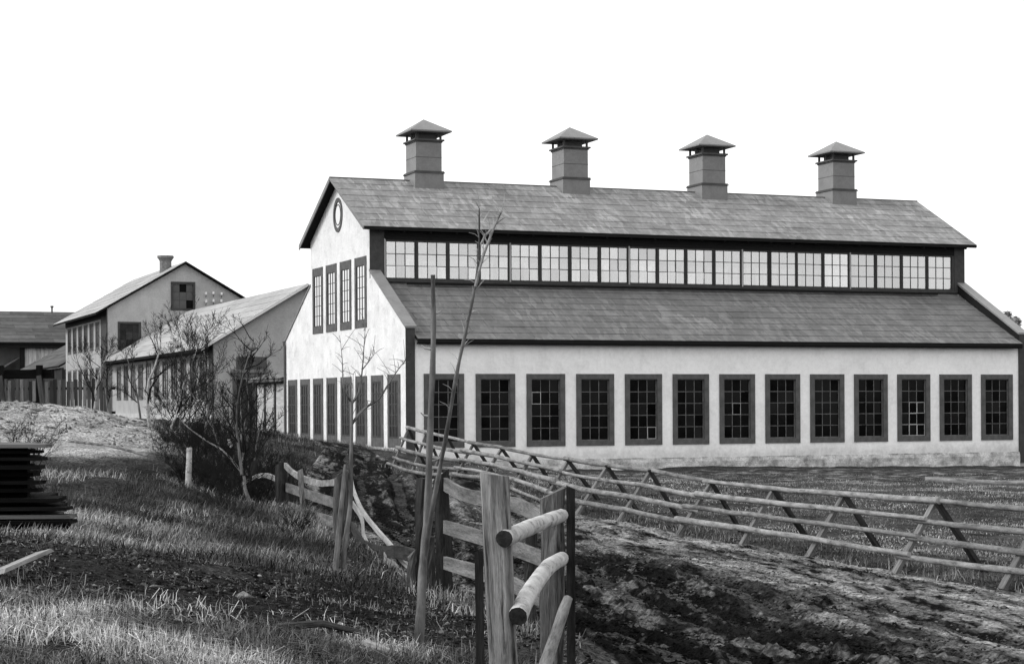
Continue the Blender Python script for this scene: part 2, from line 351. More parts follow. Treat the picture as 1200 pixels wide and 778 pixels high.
# ground sheet out to the horizon
ys = np.concatenate([[-400, -100, -30, -8, 0, 4, 6.5], np.geomspace(8, 95, 640), np.geomspace(97, 4000, 40)])
s_ = np.linspace(-1, 1, 430); xs = np.sinh(s_ * 3.0) / math.sinh(3.0) * 34; xs = np.concatenate([[-4000, -900, -300, -120, -60], xs, [60, 120, 300, 900, 4000]])
X, Y = np.meshgrid(xs, ys); shp = X.shape
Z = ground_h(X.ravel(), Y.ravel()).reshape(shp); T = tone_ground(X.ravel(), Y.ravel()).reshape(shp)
Z = Z - .05 * road_mask(X.ravel(), Y.ravel()).reshape(shp)
tag(put('ground', grid_mesh('ground', X, Y, Z, M['ground'], T)), None, None, kind='structure')
# muddy track as its own churned sheet
ry = np.concatenate([np.linspace(7, 12, 12)[:-1], np.geomspace(12, 78, 640)]); tt = np.linspace(-.03, 1.03, 260)
Yr = np.repeat(ry[:, None], len(tt), 1)
Lx = np.interp(ry, LE[:, 0], LE[:, 1])[:, None]; Rx = np.interp(ry, RE[:, 0], RE[:, 1])[:, None]
Xr = Lx + (Rx - Lx) * tt[None, :] + 0 * Yr
xf, yf = Xr.ravel(), Yr.ravel(); t_, wd_ = road_t(xf, yf)
dist = t_ * wd_
wob = .25 * fbm(yf * 0 + 3, yf, .25, 3, 77) * 2
ruts = sum(-np.exp(-((dist + wob - c) / .16) ** 2) * a for c, a in ((.75, .10), (1.25, .07), (2.1, .11), (2.75, .06), (3.6, .10), (4.3, .05), (5.1, .08)))
ridge = sum(np.exp(-((dist + wob - c) / .12) ** 2) * a for c, a in ((1.0, .05), (1.85, .06), (2.4, .05), (3.3, .05), (3.95, .05)))
mdk = mudmask(xf, yf)
tu = dist + wob; clod = (np.abs(fbm(tu, yf * .40, 3.2, 3, 61, .6)) * .10 + (np.abs(fbm(tu, yf * .6, 8.5, 3, 67, .75)) - .06) * .22 * np.clip(34 / yf, 0, 1)) * (.42 + .58 * mdk)
edge = sstep(-.03, .03, t_) * sstep(-.03, .03, 1 - t_)
far = np.clip(1.15 - (yf - 20) / 60, .35, 1)
ruts = ruts * 1.5; Zr = ground_h(xf, yf) - .09 * (1 - edge) * 1.0 + edge * (.02 + (ruts * .9 + ridge + clod - .04) * (.45 + .55 * mdk) * far)
tr_ = tone_road(xf, yf) * (1 - .35 * np.clip(-ruts * 8, 0, 1))
tag(put('muddy_track', grid_mesh('muddy_track', Xr, Yr, Zr.reshape(Xr.shape), M['mud'], tr_)), None, None, kind='structure')

# ------------------------------------------------------------------ building helpers
TH = R(90) - 1.1935                     # the works share one direction
OX, OY = -3.19, 62.0
CU, SU = math.cos(1.1935), math.sin(1.1935)
def BW(u, w_): return (OX + u * SU - w_ * CU, OY + u * CU + w_ * SU)
def wall(mb, axis, t0, t1, s0, s1, z0, top, holes=(), extra=()):
    """wall along axis from s0 to s1, thickness t0..t1, top a function of s; holes (a,b,za,zb)"""
    br = sorted(set([s0, s1] + [x for h in holes for x in h[:2] if s0 < x < s1] + [e for e in extra if s0 < e < s1]))
    for a, b in zip(br[:-1], br[1:]):
        hs = sorted([h for h in holes if h[0] <= a + 1e-6 and h[1] >= b - 1e-6], key=lambda h: h[2])
        z = z0; segs = []
        for h in hs: segs.append((z, h[2], h[2])); z = h[3]
        segs.append((z, top(a + 1e-6), top(b - 1e-6)))
        for zb, za1, zb1 in segs:
            P = [(a, zb), (b, zb), (b, zb1), (a, za1)]
            if axis == 'u': V = [(s, t0, zz) for s, zz in P] + [(s, t1, zz) for s, zz in P]; F = [(0, 1, 2, 3), (7, 6, 5, 4), (0, 4, 5, 1), (1, 5, 6, 2), (2, 6, 7, 3), (3, 7, 4, 0)]
            else: V = [(t0, s, zz) for s, zz in P] + [(t1, s, zz) for s, zz in P]; F = [(3, 2, 1, 0), (4, 5, 6, 7), (1, 5, 4, 0), (2, 6, 5, 1), (3, 7, 6, 2), (0, 4, 7, 3)]
            mb.add(V, F)
    return mb
PANE = {}
def pane_mesh(w_, h_, mat):
    k = (round(w_, 4), round(h_, 4), mat.name)
    if k not in PANE: PANE[k] = MB().box(0, w_, -.003, .003, 0, h_).mesh('pane', mat)
    return PANE[k]
def make_window(parent, W, H, c, cols, rows, mcase, msash, mglass, single=True, top=None, bot=None, proud=.04, bar=.03, deep=.11, glazing=None, name='window', y0=.045):
    top = c if top is None else top; bot = c if bot is None else bot
    cs = MB(); cs.box(0, c, -proud, deep, 0, H); cs.box(W - c, W, -proud, deep, 0, H)
    cs.box(c, W - c, -proud + .004, deep, H - top, H - .002); cs.box(c, W - c, -proud + .004, deep, .002, bot)
    wo = cs.build(name, mcase, parent)
    iw, ih = W - 2 * c, H - top - bot
    sa = MB(); f = bar * 1.25
    y1 = y0 + .035
    sa.box(c, c + f, y0, y1, bot, H - top); sa.box(W - c - f, W - c, y0, y1, bot, H - top)
    sa.box(c + f, W - c - f, y0 + .003, y1, bot, bot + f); sa.box(c + f, W - c - f, y0 + .003, y1, H - top - f, H - top)
    px = (iw - 2 * f) / cols; pz = (ih - 2 * f) / rows
    for i in range(1, cols): sa.box(c + f + i * px - bar / 2, c + f + i * px + bar / 2, y0 + .006, y1 - .004, bot + f, H - top - f)
    for j in range(1, rows): sa.box(c + f, W - c - f, y0 + .009, y1 - .007, bot + f + j * pz - bar / 2, bot + f + j * pz + bar / 2)
    sa.build('sash', msash, wo)
    if single:
        me = pane_mesh(px, pz, mglass)
        for i in range(cols):
            for j in range(rows):
                put('pane', me, wo, (c + f + i * px, y0 + .025 + random.uniform(-.001, .001), bot + f + j * pz), (random.gauss(0, .012), 0, random.gauss(0, .012)))
    else:
        put('glazing', pane_mesh(iw, ih, mglass), wo, (c, y0 + .025, bot))
    return wo
def place(o, parent, loc, rz=0):
    o.location = loc; o.rotation_euler = (0, 0, rz); o.parent = parent; return o
ROT_GABLE = R(-90)       # window facing -u
SHEET = {}
def roof_courses(roof, u0, u1, wA, zA, wB, zB, rows, length, mat, t=.012, lift=.012, jitter=.004, along='u', stagger=True, cap=300):
    """sheets laid in courses from the eave (wA,zA) to the ridge (wB,zB)"""
    dw, dz = wB - wA, zB - zA; sl = math.hypot(dw, dz); ch = sl / rows; ang = math.atan2(dz, dw)
    n = max(1, round((u1 - u0) / length)); ln = (u1 - u0) / n
    k = (round(ln, 3), round(ch, 3), mat.name)
    def mesh_for(L_):
        kk = (round(L_, 3), round(ch, 3), mat.name)
        if kk not in SHEET: SHEET[kk] = MB().box(.006, L_ - .006, 0, ch + .05, 0, t).mesh('roof_sheet', mat)
        return SHEET[kk]
    tilt = math.atan2(t * 1.15, ch)
    for r in range(rows):
        off = (ln * random.choice((.3, .5, .62)) if r % 2 else 0) if stagger else 0
        cuts = [u0] + [u0 + off + i * ln for i in range(0 if off else 1, n + 1) if u0 + .05 < u0 + off + i * ln < u1 - .05] + [u1]
        for a, b in zip(cuts[:-1], cuts[1:]):
            m = mesh_for(b - a)
            o = put('roof_sheet', m, roof)
            bw_ = wA + dw * r / rows; bz = zA + dz * r / rows
            nrm = (-math.sin(ang), math.cos(ang)); lf = lift + t * 1.15 + random.uniform(0, jitter)
            o.location = (a, bw_ + nrm[0] * lf, bz + nrm[1] * lf)
            o.rotation_euler = (ang - tilt * (1 if dw > 0 else 1), 0, random.gauss(0, .0006))
def extrude_x(mb, prof, x0, x1, mi=0):
    n = len(prof); V = [(x0, y, z) for y, z in prof] + [(x1, y, z) for y, z in prof]
    F = [tuple(reversed(range(n))), tuple(range(n, 2 * n))] + [(i, (i + 1) % n, n + (i + 1) % n, n + i) for i in range(n)]
    F = [tuple(reversed(f)) for f in F]
    return mb.add(V, F, None, mi)
class Bld:
    def __init__(s, name, u0, w0, z0, label, cat, group=None):
        s.o = (u0, w0, z0); x, y = BW(u0, w0); s.root = empty(name, (x, y, z0), TH, label, cat, group)
    def b(s, mb, name, mat, parent=None, smooth=False): return mb.build(name, mat, parent or s.root, off=s.o, smooth=smooth)
    def l(s, u, w_, z): return (u - s.o[0], w_ - s.o[1], z - s.o[2])
    def roof(s, name, origin, rot, L, prof_slopes, rows, length, mat, thick=.1, under=None, **k):
        """prof_slopes: polyline (y,z) from the seen eave over the ridge; first segment gets sheets"""
        mb = MB(); P = prof_slopes
        extrude_x(mb, [(y, z) for y, z in P] + [(y, z - thick) for y, z in reversed(P)], 0, L)
        o = mb.build(name, under or M['roof_plain'], s.root); o.location = s.l(*origin); o.rotation_euler = (0, 0, rot)
        if rows: roof_courses(o, .0, L, P[0][0], P[0][1], P[1][0], P[1][1], rows, length, mat, **k)
        return o
# ------------------------------------------------------------------ main workshop
LN = 23.82; WD = 15.26; W1 = 3.85; W2 = 11.45; WR = 7.62
B = Bld('workshop_building', 0, 0, -.4, 'long white plastered workshop with raised clerestory and four roof ventilators', 'building')
for k_ in ('roof', 'roof_low'):
    for n_ in M[k_].node_tree.nodes:
        if n_.type == 'TEX_COORD': n_.object = B.root
holes = []
c = .18
for k in range(13): u = .316 + 1.819 * k; holes.append((u + c * .5, u + 1.403 - c * .5, .305 + c * .5, 2.744 - c * .5))
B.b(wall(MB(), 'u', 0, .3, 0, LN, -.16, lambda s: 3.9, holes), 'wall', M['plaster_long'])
# rough stone footing, lumpy
nu, nz = 240, 6; co_ = []; 
for j in range(nz + 1):
    for i in range(nu + 1):
        u = i * LN / nu; z = -1.0 + j * (.86) / nz; q = float(fbm(np.array([u * 3.1]), np.array([z * 6.0]), 1, 4, 88)[0])
        co_.append((u, (-.10 if j < nz else -.04) + q * .14, z + (q * .05 if j == nz else 0)))
fm = MB(); fm.add(co_, [(j * (nu + 1) + i, j * (nu + 1) + i + 1, (j + 1) * (nu + 1) + i + 1, (j + 1) * (nu + 1) + i) for j in range(nz) for i in range(nu)])
fm.add([(0, -.05, -.15), (LN, -.05, -.15), (LN, .25, -.162), (0, .25, -.162)], [(0, 1, 2, 3)])
B.b(fm, 'foundation', M['stone'])
w0 = make_window(B.root, 1.403, 2.439, c, 3, 5, M['trim_mid'], M['sash'], M['glass_dark'], bar=.022)
place(w0, B.root, B.l(.316, 0, .305))
for k in range(1, 13):
    wn = copy_tree(w0, B.root, B.l(.316 + 1.819 * k, 0, .305))
    for cch in [x for x in kids(wn) if x.name.startswith('pane')]:
        cch.rotation_euler = (random.gauss(0, .014), 0, random.gauss(0, .014))
PUT = {}
iw_, ih_ = 1.403 - 2 * c, 2.439 - 2 * c; pw_ = (iw_ - .055) / 3; ph_ = (ih_ - .055) / 5
for k, i, j in ((4, 2, 0), (6, 1, 2), (10, 1, 2), (10, 2, 2), (10, 1, 1), (10, 0, 0), (10, 1, 0), (10, 2, 0), (2, 0, 3)):
    fr = MB(); b_ = .016
    fr.box(0, b_, -.006, .0, 0, ph_).box(pw_ - b_, pw_, -.006, .0, 0, ph_).box(b_, pw_ - b_, -.006, .0, 0, b_).box(b_, pw_ - b_, -.006, .0, ph_ - b_, ph_)
    o_ = fr.build('putty', M['board_wall'], B.root); o_.location = B.l(.316 + 1.819 * k + c + .0275 + i * pw_, .040, .305 + c + .0275 + j * ph_)
SD = (4.28 - 6.36) / (0 - W1)
def gtop(s):
    if s < W1: return 4.28 + (s - 0) * (6.36 - 4.28) / W1
    if s < WR: return 7.86 + (s - 3.55) * (10.0 - 7.86) / (WR - 3.55) - .06
    if s < W2: return 10.0 - (s - WR) * (10.0 - 7.9) / (11.75 - WR) - .06
    return 6.30 - (s - W2) * (6.30 - 4.28) / (WD - W2)
gh_ = []; gc = .16
gu = [(4.23 + 1.84 * k, 4.23 + 1.84 * k + 1.38) for k in range(4)]
gl = [(.54 + 1.85 * k, .54 + 1.85 * k + 1.34) for k in range(8)]
for a, b in gu: gh_.append((a + .06, b - .06, 4.44 + .15, 6.92 - .15))
for a, b in gl: gh_.append((a + .06, b - .06, .305 + .1, 2.744 - .1))
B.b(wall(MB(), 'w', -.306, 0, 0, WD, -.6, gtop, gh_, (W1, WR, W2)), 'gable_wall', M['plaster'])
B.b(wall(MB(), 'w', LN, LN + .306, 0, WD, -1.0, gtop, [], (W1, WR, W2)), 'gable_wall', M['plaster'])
# tall gable windows, bright glass
gw = make_window(B.root, 1.38, 2.48, .2, 3, 5, M['trim_mid'], M['sash_dark'], M['glass_bright'], single=False, top=.30, bot=.26, bar=.020, proud=.03, y0=-.022)
place(gw, B.root, B.l(-.306, gu[0][1], 4.44), ROT_GABLE)
for a, b in gu[1:]: copy_tree(gw, B.root, B.l(-.306, b, 4.44), (0, 0, ROT_GABLE))
gw = make_window(B.root, 1.34, 2.439, .17, 3, 5, M['trim_mid'], M['sash_dark'], M['glass_grey'], single=False, top=.22, bot=.30, bar=.045, name='narrow_window', proud=.03, y0=-.022)
place(gw, B.root, B.l(-.306, gl[0][1], .305), ROT_GABLE)
for a, b in gl[1:]: copy_tree(gw, B.root, B.l(-.306, b, .305), (0, 0, ROT_GABLE))
# round gable window
def ring(mb, cx, cz, r0, r1, x0, x1, n=40, rz=1.0, mi=0):
    V = []
    for x in (x0, x1):
        for r in (r0, r1):
            for k in range(n): V.append((x, cx + math.cos(2 * math.pi * k / n) * r, cz + math.sin(2 * math.pi * k / n) * r * rz))
    F = []
    for k in range(n):
        k2 = (k + 1) % n; F += [(k, k2, n + k2, n + k), (2 * n + k, 3 * n + k, 3 * n + k2, 2 * n + k2), (n + k, n + k2, 3 * n + k2, 3 * n + k), (k2, k, 2 * n + k, 2 * n + k2)]
    return mb.add(V, F, None, mi)
rw = B.b(ring(MB(), 7.69, 8.66, .44, .58, -.335, -.28, rz=1.08), 'round_window', M['trim_mid'])
B.b(ring(MB(), 7.69, 8.66, .33, .36, -.328, -.30, rz=1.08), 'sash', M['sash_dark'], rw)
B.b(ring(MB(), 7.69, 8.66, .0, .46, -.318, -.31, rz=1.08), 'glazing', M['glass_bright'], rw)
# upright dark corner boards and parapet cappings
for ua, ub in ((-.31, .004), (LN - .004, LN + .31)):
    B.b(MB().box(ua, ub, -.05, -.002, -.55, 4.27), 'corner_board', M['trim'])
    for (wa, za, wb, zb) in ((-.08, gtop(0) - .045, W1, gtop(W1 - .01)), (W2, gtop(W2 + .01), WD + .08, gtop(WD) - .045)):
        B.b(extrude_x(MB(), [(wa, za), (wb, zb), (wb, zb + .07), (wa, za + .07)], ua - .035, ub + .06), 'parapet_capping', M['metal_lite'] if ua > 1 else M['metal'])
    B.b(MB().box(ua - (0 if ua > 1 else .01), ub + (.185 if ua < 1 else 0) - 0, W1 - .045, W1 - .003, 6.1, 7.9), 'corner_board', M['trim'])
B.b(MB().box(LN - .17, LN, W1 - .043, W1 - .003, 6.0, 7.9), 'corner_board', M['trim'])
B.b(extrude_x(MB(), [(-.06, 3.95), (W1, 5.98), (W1, 6.32), (-.06, 4.23)], LN - .016, LN - .004), 'flashing', M['trim_dark'])
# clerestory both sides
cu0, cp_ = .235, 1.1685
hs = [(cu0 + cp_ * k + .03, cu0 + cp_ * (k + 1) - .03, 6.13, 7.42) for k in range(20)]
B.b(wall(MB(), 'u', W1, W1 + .14, 0, LN, 5.6, lambda s: 7.92, hs), 'clerestory_wall', M['trim_mid'])
B.b(wall(MB(), 'u', W2 - .14, W2, 0, LN, 5.6, lambda s: 7.92, hs), 'clerestory_wall', M['trim_mid'])
cw = make_window(B.root, 1.15, 1.37, .03, 3, 3, M['trim'], M['sash_dark'], M['glass_sky'], bar=.024, proud=.02, deep=.1, y0=.02, name='clerestory_window')
place(cw, B.root, B.l(cu0 + .009, W1, 6.09))
cf = make_window(B.root, 1.15, 1.37, .03, 3, 3, M['trim'], M['sash_dark'], M['glass_sky'], single=False, bar=.024, proud=.02, deep=.1, y0=.02, name='clerestory_window')
place(cf, B.root, B.l(cu0 + .009 + cp_ * 11, W1, 6.09))
for k in range(1, 20):
    if k == 11: continue
    wn = copy_tree(cw if k < 11 else cf, B.root, B.l(cu0 + .009 + cp_ * k, W1 - (.05 if k == 13 else 0), 6.09))
for k in range(20): copy_tree(cf, B.root, B.l(cu0 + .009 + cp_ * (k + 1), W2, 6.09), (0, 0, math.pi))
st = MB()
for k in range(5): st.box(cu0 + cp_ * 4 * k - .028, cu0 + cp_ * 4 * k + .022, W1 - .045, W1 - .021, 6.06, 7.5)
B.b(st, 'pale_mullion', M['board_wall'])
fb = MB()
for i, z in enumerate((7.47, 7.60, 7.735)): fb.box(-.0 + .23, LN - .17, W1 - .05 + i * .006, W1 - .004, z, z + .122)
B.b(fb, 'fascia_board', M['trim_dark'])
B.b(MB().box(.2, LN - .1, W1 - .10, W1 - .004, 6.0, 6.075), 'sill', M['trim'])
B.b(MB().beam((.95, W1 - .28, 5.93), (12.0, W1 - .28, 5.93), .09, .07).beam((12.02, W1 - .28, 5.93), (22.7, W1 - .28, 5.925), .09, .07), 'snow_board', M['trim_dark'])
# interior floor, and the far side
B.b(MB().box(0.0, LN, .3, WD - .3, -.3, -.2), 'floor', M['inside'])
B.b(wall(MB(), 'u', WD - .3, WD, 0, LN, -.8, lambda s: 3.9), 'wall', M['plaster'])
# roofs
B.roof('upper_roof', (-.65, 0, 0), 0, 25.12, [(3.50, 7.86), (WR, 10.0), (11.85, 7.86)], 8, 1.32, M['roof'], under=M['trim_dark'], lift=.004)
B.b(MB().beam((-.66, WR, 10.025), (24.48, WR, 10.025), .13, .02), 'ridge_capping', M['metal_lite'])
for x in (-.66, 24.45):
    for pr in ([(3.48, 7.78), (WR, 9.93), (WR, 10.02), (3.48, 7.875)], [(WR, 9.85), (11.88, 7.70), (11.88, 7.885), (WR, 10.035)]):
        B.b(extrude_x(MB(), pr, x, x + .035), 'verge_board', M['metal'])
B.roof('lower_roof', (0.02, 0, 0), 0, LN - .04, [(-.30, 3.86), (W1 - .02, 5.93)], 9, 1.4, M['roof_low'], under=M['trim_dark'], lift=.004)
B.roof('lower_roof', (0.0, 0, 0), 0, LN, [(W2 + .02, 5.9), (WD + .3, 3.86)], 0, 1, M['roof_low'], under=M['roof_low'])
B.b(MB().box(0.01, LN, -.27, -.2, 3.70, 3.775), 'eave_board', M['trim_dark'])
# rafter ends beneath the upper eave
re_ = MB()
for k in range(26): re_.beam((-.1 + k * .965, 3.55, 7.74), (-.1 + k * .965, 3.85, 7.9), .07, .1)
B.b(re_, 'rafter_ends', M['trim_dark'])
B.b(MB().tube([(-.40, WD - .05, 4.3), (-.36, WD - .08, 4.1), (-.36, WD - .08, .25)], .05, 8), 'downpipe', M['metal_dark'])
# ventilators on the ridge
def make_vent():
    v = MB().box(-.50, .50, -.58, .58, -.6, 1.42).build('ventilator', M['metal'], B.root)
    s = MB()
    s.box(-.56, .56, -.64, .64, -.62, .22)                      # wider foot straddling the ridge
    s.build('foot', M['metal'], v)
    s = MB(); 
    for z, e in ((.22, .60), (.265, .575)): s.box(-e, e, -e - .08, e + .08, z, z + .035)
    s.build('band', M['metal_dark'], v)
    s = MB().box(-.508, .508, -.588, .588, .80, .815); s.build('seam', M['metal_dark'], v)
    s = MB(); s.box(-.53, .53, -.61, .61, 1.36, 1.41); s.box(-.585, .585, -.665, .665, 1.412, 1.47); s.build('collar', M['metal_dark'], v)
    for sx in (-1, 1):
        for sy in (-1, 0, 1): MB().box(sx * .47 - .035, sx * .47 + .035, sy * .54 - .035, sy * .54 + .035, 1.472, 1.78).build('post', M['metal_dark'], v)
    s = MB().box(-.34, .34, -.40, .40, 1.474, 1.74); s.build('throat', M['metal_dark'], v)
    s = MB(); e, f, z = .80, .89, 1.72
    s.add([(-e, -f, z), (e, -f, z), (e, f, z), (-e, f, z), (-e, -f, z + .05), (e, -f, z + .05), (e, f, z + .05), (-e, f, z + .05), (0, 0, 2.28)],
          [(3, 2, 1, 0), (0, 1, 5, 4), (1, 2, 6, 5), (2, 3, 7, 6), (3, 0, 4, 7), (4, 5, 8), (5, 6, 8), (6, 7, 8), (7, 4, 8)])
    s.build('cap', M['metal'], v); return v
V0 = make_vent()
for i, u in enumerate((2.97, 8.87, 14.76, 20.63)):
    o = V0 if i == 0 else copy_tree(V0, B.root); o.location = B.l(u, WR - .03, 10.02)

# ------------------------------------------------------------------ annex between the workshop and the shed
A = Bld('passage_annex', -.2, 17.9, .1, 'low pale lean-to passage with dark posts joining the white workshop to the grey shed', 'annex')
A.b(MB().box(-.2, 3.6, 15.35, 20.6, .55, 2.72), 'wall', M['board_wall'])
A.b(MB().box(-.24, 3.6, 15.33, 20.65, -.2, .56), 'plinth', M['trim'])
for wq in (20.5, 19.0, 17.3, 15.5): A.b(MB().box(-.26, -.19, wq - .09, wq + .09, .56, 2.72), 'post', M['trim'])
A.b(MB().box(-.27, -.18, 15.34, 20.62, 2.62, 2.74), 'wall_plate', M['trim'])
A.roof('roof', (-.5, 20.8, 0), R(-90), 5.5, [(0, 2.80), (3.8, 3.98)], 5, 1.4, M['roof_low'])

# ------------------------------------------------------------------ grey shed with the long left roof slope
S = Bld('long_shed', -1.14, 24.65, .3, 'long grey rendered shed with broad left roof slope and row of tall side windows', 'shed')
sh = [(26.05 + 2.2 * k, 27.35 + 2.2 * k, 2.08, 3.97) for k in range(11)]
S.b(wall(MB(), 'w', -1.14, -.84, 24.95, 50.9, -.3, lambda s: 4.42, [(a + .08, b - .08, p + .08, q - .08) for a, b, p, q in sh]), 'wall', M['render_side'])
stop = lambda s: (4.26 + .6 * .607 + (s + 1.14) * .607 if s < 3.16 else 7.23 - (s - 3.16) * .607) - .14
S.b(wall(MB(), 'u', 24.65, 24.95, -1.14, 7.4, -.3, stop, [(0, 1.2, 3.43, 3.88), (-.1, .72, .2, 2.9)], (3.16,)), 'gable_wall', M['render'])
sw = make_window(S.root, 1.3, 1.89, .13, 2, 4, M['trim_mid'], M['sash_dark'], M['glass_shed'], single=False, bar=.04, proud=.03, y0=-.02)
place(sw, S.root, S.l(-1.14, sh[0][1], 2.08), ROT_GABLE)
for a, b, p, q in sh[1:]: copy_tree(sw, S.root, S.l(-1.14, b, 2.08), (0, 0, ROT_GABLE))
S.b(MB().box(-1.19, -1.142, 24.62, 25.45, -.3, 4.40), 'corner_board', M['trim'])
S.b(MB().box(-1.2, -1.143, 25.46, 50.9, 4.12, 4.42), 'fascia_board', M['trim'])
S.b(MB().box(-1.25, -1.145, 24.7, 50.9, -.3, 1.35), 'plinth', M['render'])
S.b(MB().box(-.1, 1.29, 24.60, 24.7, 3.38, 3.93).box(0, 1.19, 24.59, 24.61, 3.46, 3.86), 'transom_window', M['trim_mid'])
cn = MB()
for i, (e, z0_, z1_) in enumerate(((.0, 2.93, 3.06), (.06, 3.062, 3.2), (.14, 3.202, 3.34))): cn.box(-.2 - e, 1.3 + e, 24.64 - .1 - e, 24.66, z0_, z1_)
S.b(cn, 'door_cornice', M['metal'])
d = S.b(MB().box(-.1, .74, 24.7, 24.76, .2, 2.92), 'door', M['trim'])
S.b(MB().box(-.28, -.1, 24.58, 24.66, .0, 2.93).box(.62, .86, 24.58, 24.66, .0, 2.93), 'door_frame', M['trim_mid'])
S.roof('roof', (-1.74, 50.95, 0), R(-90), 26.6, [(0, 4.26), (4.9, 7.23), (9.8, 4.26)], 8, 2.4, M['roof_far'], under=M['trim_dark'], lift=.004)
vg = MB(); extrude_x(vg, [(-1.76, 4.18), (3.16, 7.14), (3.16, 7.29), (-1.76, 4.33)], 24.30, 24.335)
vgo = MB(); vgo.add([(x, y, z) for (y, x, z) in vg.v], [tuple(reversed(f)) for f in vg.f])
S.b(vgo, 'verge_board', M['sash_white'])

# ------------------------------------------------------------------ tall gabled hall
H = Bld('gabled_hall', -1.39, 51, .8, 'tall grey gabled hall with two dark gable windows and brick chimney behind the shed', 'building')
htop = lambda s: (10.16 - abs(s - 3.14) * .585) - .14
H.b(wall(MB(), 'u', 51.0, 51.3, -1.39, 7.67, .0, htop, [(2.4, 3.6, 7.44, 8.86), (-.7, .42, 5.1, 6.52)], (3.14,)), 'gable_wall', M['render'])
ho = []
for k in range(6): ho += [(53.75 + 2.2 * k, 55.1 + 2.2 * k, 5.1, 6.75), (53.75 + 2.2 * k, 55.1 + 2.2 * k, 2.2, 4.05)]
H.b(wall(MB(), 'w', -1.39, -1.09, 51.3, 66.8, .0, lambda s: 7.35, [(a + .08, b - .08, p + .08, q - .08) for a, b, p, q in ho]), 'wall', M['render_side'])
H.b(wall(MB(), 'u', 66.8, 67.1, -1.39, 7.67, .0, htop, [], (3.14,)), 'gable_wall', M['render'])
hw = make_window(H.root, 1.35, 1.65, .13, 2, 3, M['trim_mid'], M['sash_dark'], M['glass_side'], single=False, bar=.04, proud=.03, y0=-.02); place(hw, H.root, H.l(-1.39, ho[0][1], 5.1), ROT_GABLE)
hv = make_window(H.root, 1.35, 1.85, .13, 2, 4, M['trim_mid'], M['sash_dark'], M['glass_grey'], single=False, bar=.04, proud=.03, y0=-.02); place(hv, H.root, H.l(-1.39, ho[0][1], 2.2), ROT_GABLE)
for k in range(1, 6):
    copy_tree(hw, H.root, H.l(-1.39, ho[2 * k][1], 5.1), (0, 0, ROT_GABLE)); copy_tree(hv, H.root, H.l(-1.39, ho[2 * k][1], 2.2), (0, 0, ROT_GABLE))
H.b(MB().box(-1.45, -1.392, 50.96, 53.0, .0, 7.3), 'corner_board', M['trim'])
H.b(MB().box(-1.46, -1.393, 53.02, 66.8, 6.86, 7.36), 'fascia_board', M['trim'])
def gable_win(u, z, W_, Hh, black):
    o = MB().box(0, .12, -.05, .1, 0, Hh).box(W_ - .12, W_, -.05, .1, 0, Hh).box(.12, W_ - .12, -.046, .1, 0, .12).box(.12, W_ - .12, -.046, .1, Hh - .12, Hh).build('window', M['trim'], H.root)
    o.location = H.l(u, 51.0, z); pw = (W_ - .24) / 3; ph = (Hh - .24) / 3
    for i in range(3):
        for j in range(3):
            bk = (i, j) in black
            put('pane', MB().box(.006, pw - .006, -.01, .01, .006, ph - .006).mesh('pane', M['black'] if bk else (M['roof_plain'] if black else M['glass_grey'])), o, (.12 + i * pw, .05 + (.03 if bk else 0), .12 + j * ph))
    MB().box(.11, W_ - .11, .09, .1, .11, Hh - .11).build('backing', M['black'], o)
    return o
gable_win(2.29, 7.32, 1.42, 1.67, ((1, 2), (2, 0))); gable_win(-.8, 5.0, 1.34, 1.62, ())
for u, z in ((4.29, 8.24), (4.73, 8.27), (5.22, 8.24), (4.29, 7.78), (4.73, 7.82), (5.2, 7.82)):
    m = MB(); m.tube([(0, 0, .0), (0, 0, .05), (0, 0, .07), (0, 0, .12), (0, 0, .17)], [.04, .085, .05, .08, .03], 8)
    i_ = m.build('insulator', M['porcelain'], H.root, smooth=True); i_.location = H.l(u + .04, 50.86, z)
    MB().tube([(0, .14, -.12), (0, .02, -.12), (0, 0, 0)], .018, 5).build('bracket', M['metal_dark'], i_)
ch = MB(); ch.tube([(2.62, 54.2, 9.2), (2.62, 54.2, 10.42), (2.62, 54.2, 10.52), (2.62, 54.2, 10.62), (2.62, 54.2, 10.74)], [.36, .36, .42, .5, .5], 8)
rf = H.roof('roof', (-2.1, 67.9, 0), R(-90), 17.2, [(0, 7.10), (5.24, 10.16), (10.5, 7.10)], 8, 2.6, M['roof_far'], under=M['trim_dark'], lift=.004)
H.b(ch, 'chimney', M['brick'])

# ------------------------------------------------------------------ lean-to behind the hall, far workshop, small lean-to
E_ = Bld('boarded_lean_to', -1.6, 67.2, 1.0, 'low boarded lean-to with dark pitched roof left of the tall grey hall', 'shed')
pb = MB()
for k in range(75): pb.box(-1.62 - random.random() * .02, -1.5, 67.3 + k * .3, 67.3 + k * .3 + .27, .6, 4.3)
E_.b(pb, 'board_wall', M['board_dark']).__setitem__('kind', 'stuff')
E_.b(MB().box(-1.49, 1.9, 67.4, 89.4, .6, 4.2), 'wall', M['trim_mid'])
E_.roof('roof', (-1.85, 89.5, 0), R(-90), 22.3, [(0, 4.40), (3.9, 6.58)], 6, 2.8, M['roof_dark'], under=M['trim_dark'])
D = Bld('far_workshop', -.9, 91.4, 1.0, 'distant dark roofed workshop with pale boarded wall at the left edge', 'building')
for k in range(24):
    D.b(MB().box(-.95 + k * .3, -.95 + k * .3 + .285, 91.5 - (k % 2) * .02, 91.6, .8, 6.6), 'wall_board', M['board_wall'])
D.b(MB().box(-1.3, -.96, 91.3, 91.65, .8, 6.4), 'post', M['trim_dark'])
D.b(MB().box(-9, -8.7, 91.3, 91.6, .8, 6.4).box(-8.9, 6.2, 95.2, 95.5, .8, 6.6), 'wall', M['render_side'])
D.b(MB().box(-9.2, 6.4, 91.05, 91.3, 6.32, 6.62), 'fascia_board', M['trim_dark'])
